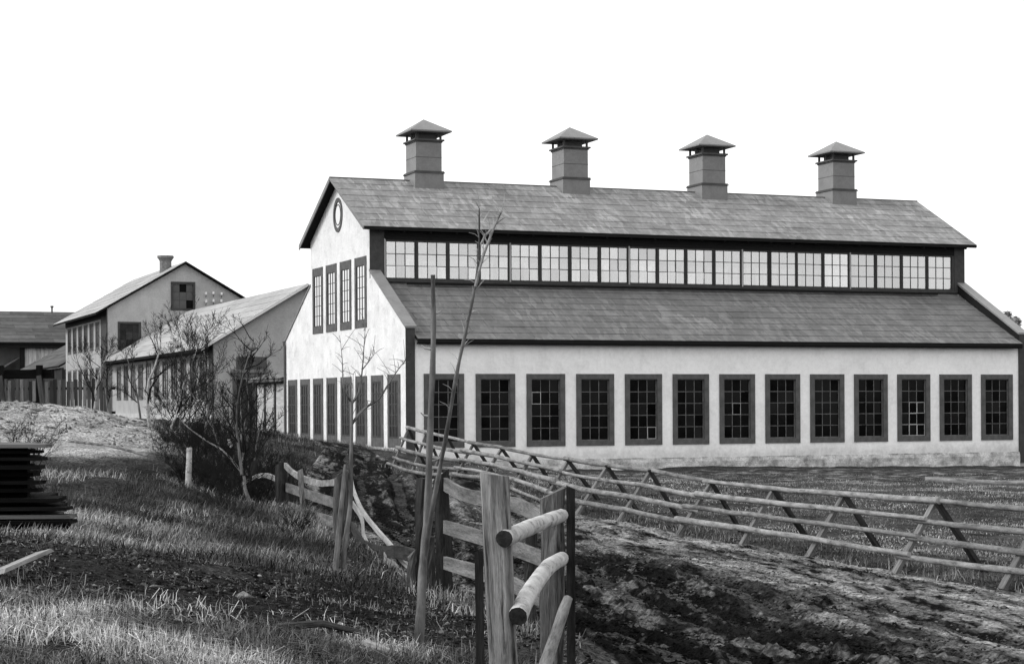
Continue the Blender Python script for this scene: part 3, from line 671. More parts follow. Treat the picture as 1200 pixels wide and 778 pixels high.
D.roof('roof', (-9.3, 0, 0), 0, 15.8, [(90.9, 6.72), (97.4, 9.40), (104, 6.72)], 9, 2.6, M['roof_dark'], under=M['trim_dark'])
D.b(MB().tube([(1.9, 96.9, 9.3), (1.9, 96.9, 9.75)], .07, 6).tube([(1.9, 96.9, 9.75), (1.9, 96.9, 9.9)], .13, 6), 'vent_pipe', M['metal_dark'])
lf = MB(); extrude_x(lf, [(-5.5, 2.9), (-1.36, 5.5), (-1.36, 5.62), (-5.5, 3.02)], 91.9, 95.0)
lo = MB(); lo.add([(y, x, z) for (x, y, z) in lf.v], [tuple(reversed(f)) for f in lf.f])
D.b(lo, 'inner_roof', M['metal'])

# ------------------------------------------------------------------ round-pole fence along the track
FX = [(6.74, 24.93, .25), (6.05, 27.0, .26), (5.19, 29.56, .24), (4.41, 31.9, .22), (3.61, 34.29, .25), (2.70, 37.02, .36), (1.97, 39.19, .39), (1.23, 41.42, .45),
      (.47, 43.70, .52), (-.25, 45.85, .62), (-.98, 48.03, .70), (-1.70, 50.19, .81), (-2.36, 52.15, .92), (-2.95, 53.9, 1.02)]
FX[0] = (6.89, 24.5, .25); FX = [(8.55, 19.5, .3), (7.72, 22.0, .27)] + FX
fd = Vector((-.32, .948, 0)); fp = Vector((.948, .32, 0))
pf = empty('pole_fence', (FX[7][0], FX[7][1], -.5), 0, 'long round pole fence on crossed props running from the track to the white workshop', 'fence')
fo = tuple(pf.location)
legs = []
for i, (x, y, z) in enumerate(FX):
    top = Vector((x, y, z)); spl = .60 if i < 10 else .5
    lf_ = Vector((x, y, 0)) - fp * (spl + random.uniform(-.04, .06)) + fd * random.uniform(-.1, .15); lf_.z = gh(lf_.x, lf_.y) - .05
    rf_ = Vector((x, y, 0)) + fp * (spl + random.uniform(-.02, .1)) + fd * random.uniform(-.15, .1); rf_.z = gh(rf_.x, rf_.y) - .05
    dl = (top - lf_); dr = (top - rf_)
    ttl = top + dl.normalized() * .03 + fd * .045 ; ttr = top + dr.normalized() * .07 - fd * .045
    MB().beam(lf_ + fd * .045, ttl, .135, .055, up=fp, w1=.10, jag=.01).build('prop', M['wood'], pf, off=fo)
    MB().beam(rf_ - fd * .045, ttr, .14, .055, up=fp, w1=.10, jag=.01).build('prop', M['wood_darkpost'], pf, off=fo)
    legs.append((lf_, top))
# five lines of rails, each pole spanning two or three bays and lapping the next
for lev, fr in enumerate((1.0, .76, .52, .28, .08)):
    i = 0 if lev < 4 else 9; flip = 0
    while i < len(legs) - 1:
        j = min(i + random.choice((2, 3, 3)), len(legs) - 1); pts = []; rad = []
        if len(legs) - 1 - j == 1: j = len(legs) - 1
        r0 = random.uniform(.046, .062); r1 = r0 * random.uniform(.6, .85); 
        if flip: pass
        n = (j - i)
        for k in range(n * 3 + 1):
            q = i + k / 3; a = min(int(q), len(legs) - 2); f_ = q - a
            l0, t0 = legs[a]; l1, t1 = legs[a + 1]
            p0 = l0.lerp(t0, fr); p1 = l1.lerp(t1, fr); p = p0.lerp(p1, f_)
            p += -fp * (.055 if fr < 1 else -.0) + Vector((0, 0, .05 if fr == 1 else .01 + .045 * flip))
            p += Vector((0, 0, random.gauss(0, .005) - .006 * math.sin(math.pi * f_))) + fp * random.gauss(0, .008) - fp * .045 * flip
            pts.append(p); rad.append(r0 + (r1 - r0) * k / (n * 3))
        e0 = (pts[0] - pts[1]).normalized() * random.uniform(.1, .35); e1 = (pts[-1] - pts[-2]).normalized() * random.uniform(.1, .3)
        pts = [pts[0] + e0] + pts + [pts[-1] + e1]; rad = [r0] + rad + [r1 * .95]
        if random.random() < .5: rad = rad[::-1]
        MB().tube(pts, rad, 8, jit=.08, capmi=1).build('rail', [M['pole'], M['wood_pale']], pf, off=fo, smooth=True)
        i = j; flip = 1 - flip
MB().tube([(-.55, 43.6, .02), (-1.2, 46, -.02), (-1.5, 47.2, .0)], [.05, .05, .045], 8).build('rail', [M['pole']], pf, off=fo, smooth=True)

# ------------------------------------------------------------------ broken board fence on the left of the track
bf = empty('board_fence', (-1.6, 24, -.2), 0, 'broken board fence with sagging rails and dark leaning posts left of the muddy track', 'fence')
bo = tuple(bf.location)
def curve(pts, n=5):
    """Catmull-Rom through pts"""
    P = [Vector(p) for p in pts]; P = [P[0] * 2 - P[1]] + P + [P[-1] * 2 - P[-2]]; out_ = []
    for i in range(1, len(P) - 2):
        for k in range(n):
            t = k / n; a, b, c_, d_ = P[i - 1], P[i], P[i + 1], P[i + 2]
            out_.append(.5 * ((2 * b) + (c_ - a) * t + (2 * a - 5 * b + 4 * c_ - d_) * t * t + (3 * b - a - 3 * c_ + d_) * t ** 3))
    out_.append(P[-2]); return out_
def plank(mb, pts, w_, th, side, n=5, mi=0):
    """bent plank: width w_ roughly vertical, thickness th along side"""
    P = curve(pts, n) if len(pts) > 2 else [Vector(p) for p in pts]; sd = Vector(side).normalized(); V = []; L_ = [0]
    for i, p in enumerate(P):
        t = (P[min(i + 1, len(P) - 1)] - P[max(i - 1, 0)]).normalized(); up = sd.cross(t).normalized(); up = up if up.z > 0 else -up
        if i: L_.append(L_[-1] + (p - P[i - 1]).length)
        ww = w_ * (1 + random.uniform(-.06, .06))
        for a, b in ((-1, -1), (1, -1), (1, 1), (-1, 1)): V.append(p + sd * (a * th / 2) + up * (b * ww / 2))
    F = [(0, 3, 2, 1), tuple(len(V) - 4 + k for k in range(4))]; U = [[(0, 0)] * 4, [(0, 0)] * 4]
    c_ = [0, th, th + w_, 2 * th + w_, 2 * (th + w_)]
    for i in range(len(P) - 1):
        for k in range(4):
            F.append((i * 4 + k, i * 4 + (k + 1) % 4, (i + 1) * 4 + (k + 1) % 4, (i + 1) * 4 + k)); U.append([(c_[k], L_[i]), (c_[k + 1], L_[i]), (c_[k + 1], L_[i + 1]), (c_[k], L_[i + 1])])
    return mb.add(V, F, U, mi)
def post(x, y, ztop, wd, dp, lean=(0, 0), cut=.04, mat='wood_darkpost', parent=None, off=None, zb=None, name='post', rough=.012, seg=7):
    zb = gh(x, y) - .15 if zb is None else zb; V = []; P = []; h = ztop - zb
    a = math.atan2(.95, -.3) ; 
    mb = MB(); n = 10; ph = [1 + random.uniform(-.1, .1) for _ in range(n)]
    for i in range(seg + 1):
        f_ = i / seg
        for k in range(n):
            an = 2 * math.pi * k / n; cx, sx = math.cos(an), math.sin(an)
            q = (abs(cx) ** 4 + abs(sx) ** 4) ** -.25
            ox = wd / 2 * cx * q * ph[k] + random.uniform(-rough, rough); oy = dp / 2 * sx * q * ph[k] + random.uniform(-rough, rough)
            V.append((x + ox + lean[0] * f_, y + oy + lean[1] * f_, zb + h * f_ + (cut * cx if i == seg else 0)))
    for i in range(seg):
        for k in range(n):
            k2 = (k + 1) % n; q = math.pi * (wd + dp) / 2 / n
            mb_f = (i * n + k, i * n + k2, (i + 1) * n + k2, (i + 1) * n + k)
            P.append((mb_f, [(k * q, h * i / seg), ((k + 1) * q, h * i / seg), ((k + 1) * q, h * (i + 1) / seg), (k * q, h * (i + 1) / seg)]))
    P.append((tuple(seg * n + k for k in range(n)), [(0, 0)] * n))
    mb.add(V, [p[0] for p in P], [p[1] for p in P])
    return mb.build(name, M[mat], parent, off=off or (0, 0, 0))
side = Vector((.94, .3, 0))
post(-4.42, 36, .62, .24, .2, (.03, 0), .05, parent=bf, off=bo)
post(-4.25, 36.3, .75, .08, .07, (.02, 0), .02, parent=bf, off=bo, name='stake')
post(-2.52, 27.6, .70, .22, .18, (.02, 0), .07, 'wood_mid', parent=bf, off=bo)
post(-2.33, 27.4, .74, .06, .06, (-.01, 0), .02, parent=bf, off=bo, name='stake')
post(-.93, 18.7, .98, .13, .12, (.06, 0), .0, parent=bf, off=bo)
post(-1.01, 18.6, .25, .08, .08, (.02, 0), .05, 'wood_mid', parent=bf, off=bo, name='stake')
post(-.66, 18.55, 1.02, .15, .14, (-.04, 0), .06, parent=bf, off=bo)
post(-.80, 18.4, .42, .09, .06, (0, 0), .0, parent=bf, off=bo, name='stake')
post(.14, 16.0, .75, .09, .06, (.02, 0), .0, parent=bf, off=bo, name='stake')
post(-3.55, 32.2, .62, .085, .05, (-.06, 0), .02, 'wood', parent=bf, off=bo, name='stake')
def bd(pts, w_, th, mat): MB.build(plank(MB(), pts, w_, th, side), 'board', M[mat], bf, off=bo)
bd([(-4.31, 35.9, .58), (-4.0, 34.4, .50), (-3.60, 32.6, .45), (-3.2, 31.0, .44), (-2.87, 29.5, .50), (-2.47, 27.6, .60)], .10, .05, 'pole')
bd([(-4.31, 36.0, .16), (-3.39, 31.7, .21), (-2.45, 27.6, .24)], .16, .03, 'wood')
bd([(-4.2, 35.5, -.17), (-3.3, 31.3, -.12), (-2.43, 27.5, -.04)], .17, .03, 'wood')
bd([(-4.1, 35.0, -.45), (-3.39, 31.5, -.40)], .14, .03, 'wood_pale')
bd([(-2.36, 27.6, .70), (-2.27, 27.0, .50), (-2.06, 25.9, .27), (-1.78, 24.5, .12), (-1.5, 23.0, .02), (-1.25, 21.4, -.05), (-1.0, 19.8, -.06)], .055, .04, 'wood_pale')
bd([(-2.33, 27.4, .30), (-2.1, 26.3, .14), (-1.98, 25.2, -.04), (-1.72, 23.5, -.14), (-1.4, 22.4, -.15)], .06, .04, 'wood_pale')
bd([(-2.30, 27.1, -.02), (-1.98, 25.0, -.12), (-1.62, 23.0, -.07), (-1.29, 21.0, .08), (-.95, 19.0, .18)], .14, .035, 'wood_darkpost')
bd([(-1.5, 22.2, -.08), (-1.2, 20.8, -.2), (-.98, 19.4, -.16)], .13, .035, 'wood_pale')
bd([(-.66, 18.5, .93), (-.45, 17.8, .86), (-.12, 16.8, .84), (.1, 16.0, .83), (.30, 14.2, .76)], .125, .035, 'wood')
bd([(-.66, 18.4, .52), (-.08, 16.7, .47), (.30, 14.95, .46)], .13, .035, 'wood')
bd([(-.66, 18.4, .17), (-.08, 16.7, .15), (.30, 14.95, .12)], .13, .035, 'wood')
# older posts of the same fence lost in the thicket
for x, y, t, wd in ((-5.55, 38.5, .95, .24), (-5.2, 37.6, .62, .13), (-6.55, 43.5, 1.0, .22), (-6.1, 41.6, .8, .18), (-7.9, 47.0, 1.15, .2), (-7.35, 46.0, 1.0, .16), (-9.1, 51.5, 1.4, .2)):
    post(x, y, t, wd, wd * .85, (random.uniform(-.1, .1), 0), .05, parent=bf, off=bo)
bd([(-7.9, 47, 1.0), (-7.0, 44.6, .9), (-6.5, 43.4, .85)], .1, .07, 'wood_darkpost')
bd([(-6.5, 43.4, .9), (-5.9, 40.6, .45), (-5.4, 38.4, .35)], .1, .07, 'wood_pale')
bd([(-5.5, 38.4, .1), (-4.9, 37.0, .35), (-4.45, 36.1, .3)], .09, .06, 'wood_pale')

# ------------------------------------------------------------------ stile with barked birch rails in front
sg = empty('fence_stile', (0, 12.6, -.15), 0, 'heavy split post stile holding two peeled birch logs in the foreground', 'stile')
s0 = tuple(sg.location)
p_ = post(-.035, 11.05, 1.295, .165, .13, (-.07, 0), -.012, 'wood_post', parent=sg, off=s0, zb=-.35, rough=.004, seg=9)
MB().beam((-.19, 11.15, -.35), (-.20, 11.15, .83), .05, .05, up=(0, 1, 0), jag=.015).build('stake', M['wood_darkpost'], sg, off=s0)
post(.248, 12.3, 1.125, .155, .11, (.01, 0), .045, 'wood_mid2', parent=sg, off=s0, rough=.01, seg=8)
MB().beam((.372, 12.2, -.3), (.376, 12.22, 1.165), .055, .06, up=(0, 1, 0), jag=.02).build('stake', M['wood_darkpost'], sg, off=s0)
def cut_log(P, r0, r1, name):
    m_ = MB().tube(P, [r0 + (r1 - r0) * i / (len(P) - 1) + random.uniform(-.0015, .0015) for i in range(len(P))], 14, jit=.04, capmi=1)
    m_.build(name, [M['birch'], M['cut_end']], sg, off=s0, smooth=True)
cut_log(curve([(-.050, 10.95, .927), (.113, 11.5, .961 - .0), (.318, 12.17, .990)], 8), .052, .043, 'birch_log')
cut_log(curve([(.028, 10.95, .478), (.09, 11.3, .565), (.213, 11.8, .680), (.318, 12.17, .712)], 7), .056, .045, 'birch_log')
MB().tube(curve([(.07, 11.25, -.2), (.2, 11.7, .1), (.35, 12.12, .46)], 5), [.045, .044, .042, .044, .04, .042, .038, .038, .036, .036, .03], 9, jit=.12).build('brace', [M['pole']], sg, off=s0, smooth=True)

# ------------------------------------------------------------------ trees: recursive branching
def grow(rnd, p, d, L, r, depth, segs, spread=.6, up=.15, kink=.18, minr=.003, ratio=.62, nb=(2, 4), steps=5):
    """appends polylines (pts, radii) to segs"""
    pts = [p.copy()]; rad = [r]; q = p.copy(); dd = d.normalized(); marks = []
    for i in range(steps):
        dd = (dd + Vector((rnd.gauss(0, kink), rnd.gauss(0, kink), rnd.gauss(0, kink) + up * .3))).normalized()
        q = q + dd * (L / steps); pts.append(q.copy()); rad.append(max(minr, r * (1 - .75 * (i + 1) / steps))); marks.append((q.copy(), dd.copy(), rad[-1], i))
    segs.append((pts, rad, depth))
    if depth <= 0: return
    for (q, dd, rr, i) in marks[(1 if depth > 1 else 0):]:
        for _ in range(rnd.randint(*nb) if i < steps - 1 else nb[1]):
            if rnd.random() < .25: continue
            a = Vector((rnd.gauss(0, 1), rnd.gauss(0, 1), rnd.gauss(0, .6))).normalized()
            nd = (dd * (1 - spread * rnd.uniform(.5, 1.1)) + a * spread + Vector((0, 0, up))).normalized()
            grow(rnd, q, nd, L * ratio * rnd.uniform(.55, 1.1) * (1.15 - .5 * i / steps), max(minr, rr * .62), depth - 1, segs, spread, up, kink, minr, ratio, nb, max(3, steps - 1))
def segs_mesh(name, segs, mat, sides=None):
    mb = MB()
    for pts, rad, dp in segs: mb.tube(pts, rad, sides or (3 if dp <= 1 else 6), cap=False)
    return mb.mesh(name, mat, smooth=True)
def tree(name, loc, H_, r, seed, label, cat, group=None, lean=(0, 0), depth=3, mat_trunk='bark_mid', mat_tw='bark_dark', spread=.6, up=.2, kink=.12, nb=(1, 2), ratio=.5, minr=.004, steps=7, stems=1, part='trunk', crown='branches'):
    rnd = random.Random(seed); root = empty(name, loc, 0, label, cat, group); tk = []; br = []
    for s_ in range(stems):
        segs = []; off = Vector((rnd.gauss(0, .06) * (stems > 1), rnd.gauss(0, .06) * (stems > 1), -.1))
        grow(rnd, off, Vector((lean[0] + rnd.gauss(0, .15) * (stems > 1), lean[1] + rnd.gauss(0, .15) * (stems > 1), 1)), H_ * (1 if s_ == 0 else rnd.uniform(.6, .95)), r, depth, segs, spread, up, kink, minr, ratio, nb, steps)
        tk += [s for s in segs if s[2] == depth]; br += [s for s in segs if s[2] < depth]
    put(part, segs_mesh(part, tk, M[mat_trunk], 7), root); put(crown, segs_mesh(crown, br, M[mat_tw]), root)
    return root
birches = [
 ((-9.35, 49, .95), 2.6, .055, 11, (-.05, 0), 'twisted birch with pale lower trunk, densest twigs, in front of shed windows', 'bark_pale', 3),
 ((-8.55, 47, .55), 2.9, .035, 12, (.05, 0), 'thin straight birch just right of the twisted one, before the shed wall', 'bark_pale', 2),
 ((-13.5, 61, 1.2), 2.9, .05, 13, (0, 0), 'slender pale birch standing behind the sand mound before the tall hall', 'bark_pale', 3),
 ((-5.4, 38.0, -.1), 2.7, .045, 15, (.04, 0), 'tall bare sapling with wide dark twigs before the shed door', 'bark_mid', 3),
 ((-7.0, 43, .35), 3.0, .035, 16, (.1, 0), 'bare sapling with forked top before the shed corner', 'bark_mid', 3),
 ((-10.2, 52, 1.0), 2.2, .035, 17, (-.1, 0), 'small bushy birch at the right foot of the sand mound', 'bark_mid', 3),
 ((-6.2, 41, .1), 2.4, .03, 18, (-.15, 0), 'low crooked sapling deep in the dark thicket', 'bark_mid', 3),
 ((-7.6, 44.5, .4), 2.6, .025, 21, (0, .1), 'thin sapling with upswept twigs at the thicket centre', 'bark_mid', 3),
 ((-8.9, 50.5, .9), 2.8, .028, 22, (.1, 0), 'slender sapling close behind the twisted birch', 'bark_mid', 3),
 ((-7.9, 50.0, .6), 2.9, .028, 23, (-.05, 0), 'slender sapling against the pale wall under the shed windows', 'bark_mid', 3),
 ((-6.9, 47.5, .4), 2.4, .025, 24, (.12, 0), 'twiggy sapling standing before the shed door frame', 'bark_mid', 3),
 ((-5.6, 40.5, .0), 1.9, .022, 25, (.15, 0), 'low twiggy sapling at the right edge of the thicket', 'bark_mid', 3),
 ((-11.9, 56, 1.4), 2.0, .03, 19, (.05, 0), 'short sapling peeking over the sand mound crest', 'bark_mid', 3)]
for loc, H_, r, sd_, ln_, lab, mt, dp in birches:
    x, y, z = loc; tree('birch_sapling', (x, y, gh(x, y)), H_ * .92, r, sd_, lab, 'tree', 'bare birch saplings along the old fence', ln_, dp, mt, spread=.6, up=.22, kink=.13, nb=(1, 3), ratio=.48, minr=.0035)
lb = empty('leaning_birch', (-4.72, 34.5, gh(-4.72, 34.5)), 0, 'crooked birch with patchy white stem leaning left out of the thicket', 'tree'); o5 = tuple(lb.location)
st1 = curve([(-4.70, 34.5, -.55), (-4.74, 34.5, -.2), (-4.88, 34.5, .2), (-4.90, 34.5, .42), (-5.05, 34.6, .62), (-5.3, 34.7, .88), (-5.62, 34.9, 1.06), (-6.0, 35.0, 1.32), (-6.25, 35.1, 1.6)], 4)
MB().tube(st1, [.042 - .0011 * i for i in range(len(st1))], 8, jit=.12).build('trunk', M['bark_patchy'], lb, off=o5, smooth=True)
st2 = curve([(-4.93, 34.5, .45), (-5.0, 34.6, .9), (-5.06, 34.7, 1.5), (-4.95, 34.7, 2.2), (-4.75, 34.8, 2.9)], 4)
MB().tube(st2, [.034 - .0017 * i for i in range(len(st2))], 7, jit=.1).build('stem', M['bark_mid'], lb, off=o5, smooth=True)
sg5 = []; rn5 = random.Random(55)
for q in list(st1[8:]) + list(st2[4:]):
    grow(rn5, Vector(q), Vector((rn5.gauss(0, 1), rn5.gauss(0, .6), .7)), rn5.uniform(.3, .75), .012, 2, sg5, .6, .2, .15, .0035, .5, (1, 2), 5)
lbm = segs_mesh('branches', sg5, M['bark_dark']); lbm.transform(Matrix.Translation(-Vector(o5))); put('branches', lbm, lb)
# sapling in front of the fence post, hand-placed limbs
sp = empty('bare_sapling', (-1.84, 20.8, gh(-1.84, 20.8)), 0, 'slim bare sapling with one long side branch in front of the grey fence post', 'tree'); o3 = tuple(sp.location)
MB().tube(curve([(-1.87, 20.8, -.4), (-1.86, 20.9, .1), (-1.80, 21, .6), (-1.79, 21, 1.1), (-1.78, 21, 1.55), (-1.80, 21, 1.92)], 4), [.034 - .0011 * i for i in range(21)], 8, cap=True, jit=.1).build('trunk', M['bark_mid'], sp, off=o3, smooth=True)
rr_ = random.Random(3)
limbs = [([(-1.78, 21, 1.50), (-1.66, 21.1, 1.66), (-1.49, 21.2, 1.78), (-1.38, 21.2, 1.95), (-1.27, 21.3, 2.12), (-1.2, 21.3, 2.2)], .018),
         ([(-1.78, 21, 1.72), (-1.70, 21, 1.85), (-1.66, 21, 2.1), (-1.64, 21, 2.35), (-1.62, 21, 2.62)], .014),
         ([(-1.79, 21, 1.75), (-1.86, 20.9, 1.9), (-1.87, 20.9, 2.15), (-1.89, 20.9, 2.4)], .013),
         ([(-1.79, 21, 1.2), (-1.78, 21.1, 1.6), (-1.77, 21.1, 2.05)], .016), ([(-1.66, 21, 2.1), (-1.58, 21, 2.2), (-1.52, 21, 2.28)], .008)]
for pts, r in limbs:
    P = curve(pts, 3); sb = MB(); sb.tube(P, [r * (1 - .8 * i / (len(P) - 1)) for i in range(len(P))], 5)
    for q in P[2:]:
        for _ in range(2):
            e = q + Vector((rr_.gauss(0, .09), rr_.gauss(0, .06), abs(rr_.gauss(0, .12)))); sb.tube([q, q.lerp(e, .5) + Vector((0, 0, .01)), e], [.004, .003, .002], 3, cap=False)
    sb.build('branch', M['bark_mid'], sp, off=o3)
MB().tube([(-1.97, 20.8, -.3), (-1.90, 20.9, .5), (-1.85, 21, 1.05)], [.035, .03, .02], 7, jit=.15).build('stem', M['bark_mid'], sp, off=o3)
# tall broken sapling in the foreground with a bending companion
fs = empty('broken_sapling', (-.67, 13.25, gh(-.67, 13.25)), 0, 'tall thin bare sapling with snapped top rising in front of the workshop', 'tree'); o4 = tuple(fs.location)
MB().tube(curve([(-.68, 13.2, -.3), (-.655, 13.3, .2), (-.635, 13.4, .6), (-.61, 13.5, .94), (-.585, 13.5, 1.55), (-.56, 13.5, 2.16), (-.56, 13.5, 2.63)], 5), [.040 - .0008 * i + .002 * math.sin(i * 1.7) for i in range(31)], 9, jit=.12).build('trunk', M['bark_mid'], fs, off=o4, smooth=True)
c2 = curve([(-.68, 13.42, -.2), (-.655, 13.45, .4), (-.57, 13.3, .95), (-.47, 13.1, 1.43), (-.38, 12.9, 1.9), (-.30, 12.8, 2.25), (-.24, 12.7, 2.52), (-.215, 12.6, 2.75), (-.21, 12.5, 3.0)], 4)
MB().tube(c2, [.021 - .00052 * i + .0015 * math.sin(i * 2.1) for i in range(len(c2))], 8, jit=.12).build('stem', M['bark_mid'], fs, off=o4, smooth=True)
c3 = curve([(-.24, 12.7, 2.50), (-.19, 12.6, 2.68), (-.12, 12.55, 2.86), (-.06, 12.5, 2.98)], 4)
bb = MB().tube(c3, [.012 - .0006 * i for i in range(len(c3))], 6); bb.tube(curve([(-.21, 12.6, 2.76), (-.16, 12.6, 2.84), (-.11, 12.6, 2.89)], 3), .007, 5)
for q in list(c2[14:]) + list(c3[3:]):
    for _ in range(2):
        e = q + Vector((rr_.gauss(0, .05), rr_.gauss(0, .05), rr_.uniform(.01, .13))); bb.tube([q, q.lerp(e, .5) + Vector((.005, 0, .008)), e], [.004, .003, .0015], 3, cap=False)
for k, (s_, zz) in enumerate(((-1, 1.62), (1, 1.3), (-1, 2.1), (1, 2.35))):
    q = Vector((-.585 + (zz - 1.5) * .02, 13.5, zz)); bb.tube([q, q + Vector((s_ * .05, 0, .01)), q + Vector((s_ * .07, 0, .03))], [.010, .006, .003], 4)
bb.build('branches', M['bark_pale'], fs, off=o4)
# white birch stump post in the thicket
bs = MB().tube([(-6.22, 36.2, -.1), (-6.2, 36.2, .45), (-6.18, 36.2, .92)], [.065, .055, .05], 9, jit=.15).build('birch_stump', M['birch'], None, smooth=True)
tag(bs, 'short white birch stump standing in the dark thicket', 'stump')
# dark leafless thicket
shr = []
for v in range(4):
    rnd = random.Random(100 + v); segs = []
    for s_ in range(11):
        a = rnd.uniform(0, 6.28); grow(rnd, Vector((rnd.gauss(0, .12), rnd.gauss(0, .12), -.05)), Vector((math.cos(a) * .6, math.sin(a) * .6, 1)), rnd.uniform(.5, 1.15), .010, 2, segs, .5, .2, .17, .003, .5, (2, 3), 5)
    shr.append(segs_mesh('shrub', segs, M['bark_dark'], 3))
TH_ = [(-5.0, 36.5), (-5.6, 37.2), (-5.25, 38.8), (-6.1, 38.9), (-6.0, 40.4), (-6.7, 41.8), (-6.5, 37.6), (-7.3, 40.2), (-7.3, 43.2), (-6.4, 43.6), (-7.6, 46.4),
       (-5.1, 35.6), (-6.7, 39.4), (-7.8, 42.0), (-5.7, 42.4), (-4.9, 40.0), (-6.9, 45.6), (-5.5, 36.3), (-6.0, 37.9), (-4.95, 37.4), (-6.9, 40.9), (-7.6, 44.3)]
for i, (x, y) in enumerate(TH_):
    s_ = random.uniform(.55, .95) * (1.1 if y < 39 else .85); o = put('twiggy_shrub', shr[i % 4], None, (x, y, gh(x, y)), (0, 0, random.uniform(0, 6.28))); o.scale = (s_ * 1.15, s_ * 1.15, s_)
    tag(o, 'dark leafless shrub tangled in the thicket along the old fence', 'shrub', 'dark shrubs of the thicket')
for i, (x, y, s_, lab) in enumerate(((-9.6, 37.5, .8, 'small dark heather bush on the slope below the sand mound'), (-11.6, 38.6, .75, 'small dark shrub behind the black plank pile'), (-10.4, 58.0, 1.3, 'dark bush at the right foot of the mound before the shed wall'),
                                     (-4.6, 30.0, .45, 'low dark heather tuft left of the first sagging rail'), (-3.1, 27.2, .4, 'low dark tuft at the foot of the grey fence post'))):
    o = put('twiggy_shrub', shr[i % 4], None, (x, y, gh(x, y)), (0, 0, i * 1.3)); o.scale = (s_ * 1.3, s_ * 1.3, s_); tag(o, lab, 'shrub')

# ------------------------------------------------------------------ black plank pile, loose pieces
zg = .28
pile = [ # z, right end x, y0, depth, thickness, material, z-rot
 (1.30, -4.86, 19.6, 1.3, .035, 'pile_top', 'topmost wide pale-lit board of the black plank pile'),
 (1.235, -4.98, 19.7, 1.1, .03, 'tarred', 'short board directly under the top board of the plank pile'),
 (1.165, -4.90, 19.65, 1.2, .035, 'tarred', 'third board from the top of the pile with a pale broken end'),
 (1.08, -4.93, 19.6, 1.1, .04, 'tarred', 'fourth board from the top of the black plank pile'),
 (1.00, -4.95, 19.7, 1.2, .04, 'tarred', 'fifth board from the top of the black plank pile'),
 (.92, -4.91, 19.6, 1.2, .035, 'tarred', 'sixth board from the top, above the deep gap of the pile'),
 (.84, -4.93, 19.65, 1.0, .04, 'tarred', 'seventh board from the top of the black plank pile'),
 (.74, -4.66, 19.5, 1.4, .04, 'tarred', 'long board jutting out at mid height of the black plank pile'),
 (.655, -4.62, 19.45, 1.3, .035, 'tarred', 'board just under the long jutting one in the plank pile'),
 (.575, -4.56, 19.4, 1.4, .035, 'pile_top', 'wide grey topped board low in the black plank pile'),
 (.525, -4.50, 19.3, 1.5, .035, 'tarred', 'farthest jutting board near the bottom of the black plank pile')]
for i, (z, xr, y0, dep, th_, mt, lab) in enumerate(pile):
    m = MB(); L_ = 1.9 + random.random() * .3; n = 4
    for q in range(n):     # ragged end: boards split into strips of unequal length
        ya = y0 + dep * q / n; xe = xr - (.30 * (ya - y0) + random.uniform(-.02, .12) if q else random.uniform(-.03, .05))
        m.beam((xe - L_, ya + dep / n / 2, z + .004 * q), (xe, ya + dep / n / 2 + random.uniform(-.02, .02), z), dep / n - .01, th_, jag=.01)
    tag(m.build('plank', M[mt]), lab, 'plank', 'black plank pile')
m = MB(); 
for k in range(9): m.beam((-6.6, 19.6 + k * .13, .36 + .02 * (k % 3)), (-4.60 - k * .04 + random.uniform(-.05, .03), 19.6 + k * .13, .36 + .02 * (k % 3)), .125, .30)
tag(m.build('timber_block', M['tarred']), 'solid black timber baulks carrying the plank pile', 'timber', 'black plank pile')
m = MB()
for k in range(8): m.beam((-6.9, 19.95 + k * .12, .90), (-5.10 - k * .035, 19.95 + k * .12, .90), .125, .72)
tag(m.build('timber_stack', M['tarred']), 'dark stacked timber core behind the ragged board ends', 'timber', 'black plank pile')
xq, yq = -3.75, 14.4; zq = gh(xq, yq)
tag(MB().beam((-3.80, 13.9, gh(-3.80, 13.9) + .07), (-3.70, 14.95, gh(-3.7, 14.95) + .13), .14, .03, up=(-.25, 0, 1), jag=.04).build('broken_plank', M['wood_pale']), 'pale broken plank lying on the dark soil at the left edge', 'plank')
for (a, b, r, lab, mt) in (((-1.62, 12.9), (-1.05, 13.4), .024, 'grey split log lying in the grass at the bottom edge', 'wood_mid'), ((-1.28, 12.2), (-1.12, 12.9), .03, 'short dark branch lying at the bottom edge of the grass', 'wood_darkpost'),
                           ((-1.02, 13.0), (-.82, 12.6), .03, 'bent dry stick right of the split log in the grass', 'wood_pale')):
    tag(MB().tube([(a[0], a[1], gh(*a) + .06), ((a[0] + b[0]) / 2, (a[1] + b[1]) / 2, gh(*a) + .06), (b[0], b[1], gh(*b) + .07)], [r, r * .95, r * .6], 7, jit=.2).build('fallen_log', M[mt]), lab, 'log')
tag(MB().tube([(12.0, 55, gh(12, 55) + .06), (14, 54.6, gh(14, 54.6) + .07), (17.5, 54, gh(17.5, 54) + .08)], [.09, .08, .07], 8, capmi=1).build('felled_pole', [M['pole'], M['wood_pale']], smooth=True), 'long pale felled pole lying on the field before the workshop', 'log')
# dark fallen branch on the slope
tag(MB().tube(curve([(-9.6, 41, gh(-9.6, 41) + .1), (-8.6, 40.2, gh(-8.6, 40.2) + .12), (-7.6, 39.4, gh(-7.6, 39.4) + .15)], 4), .03, 6, jit=.2).build('fallen_branch', M['bark_mid']), 'grey fallen branch across the slope under the sand mound', 'branch')

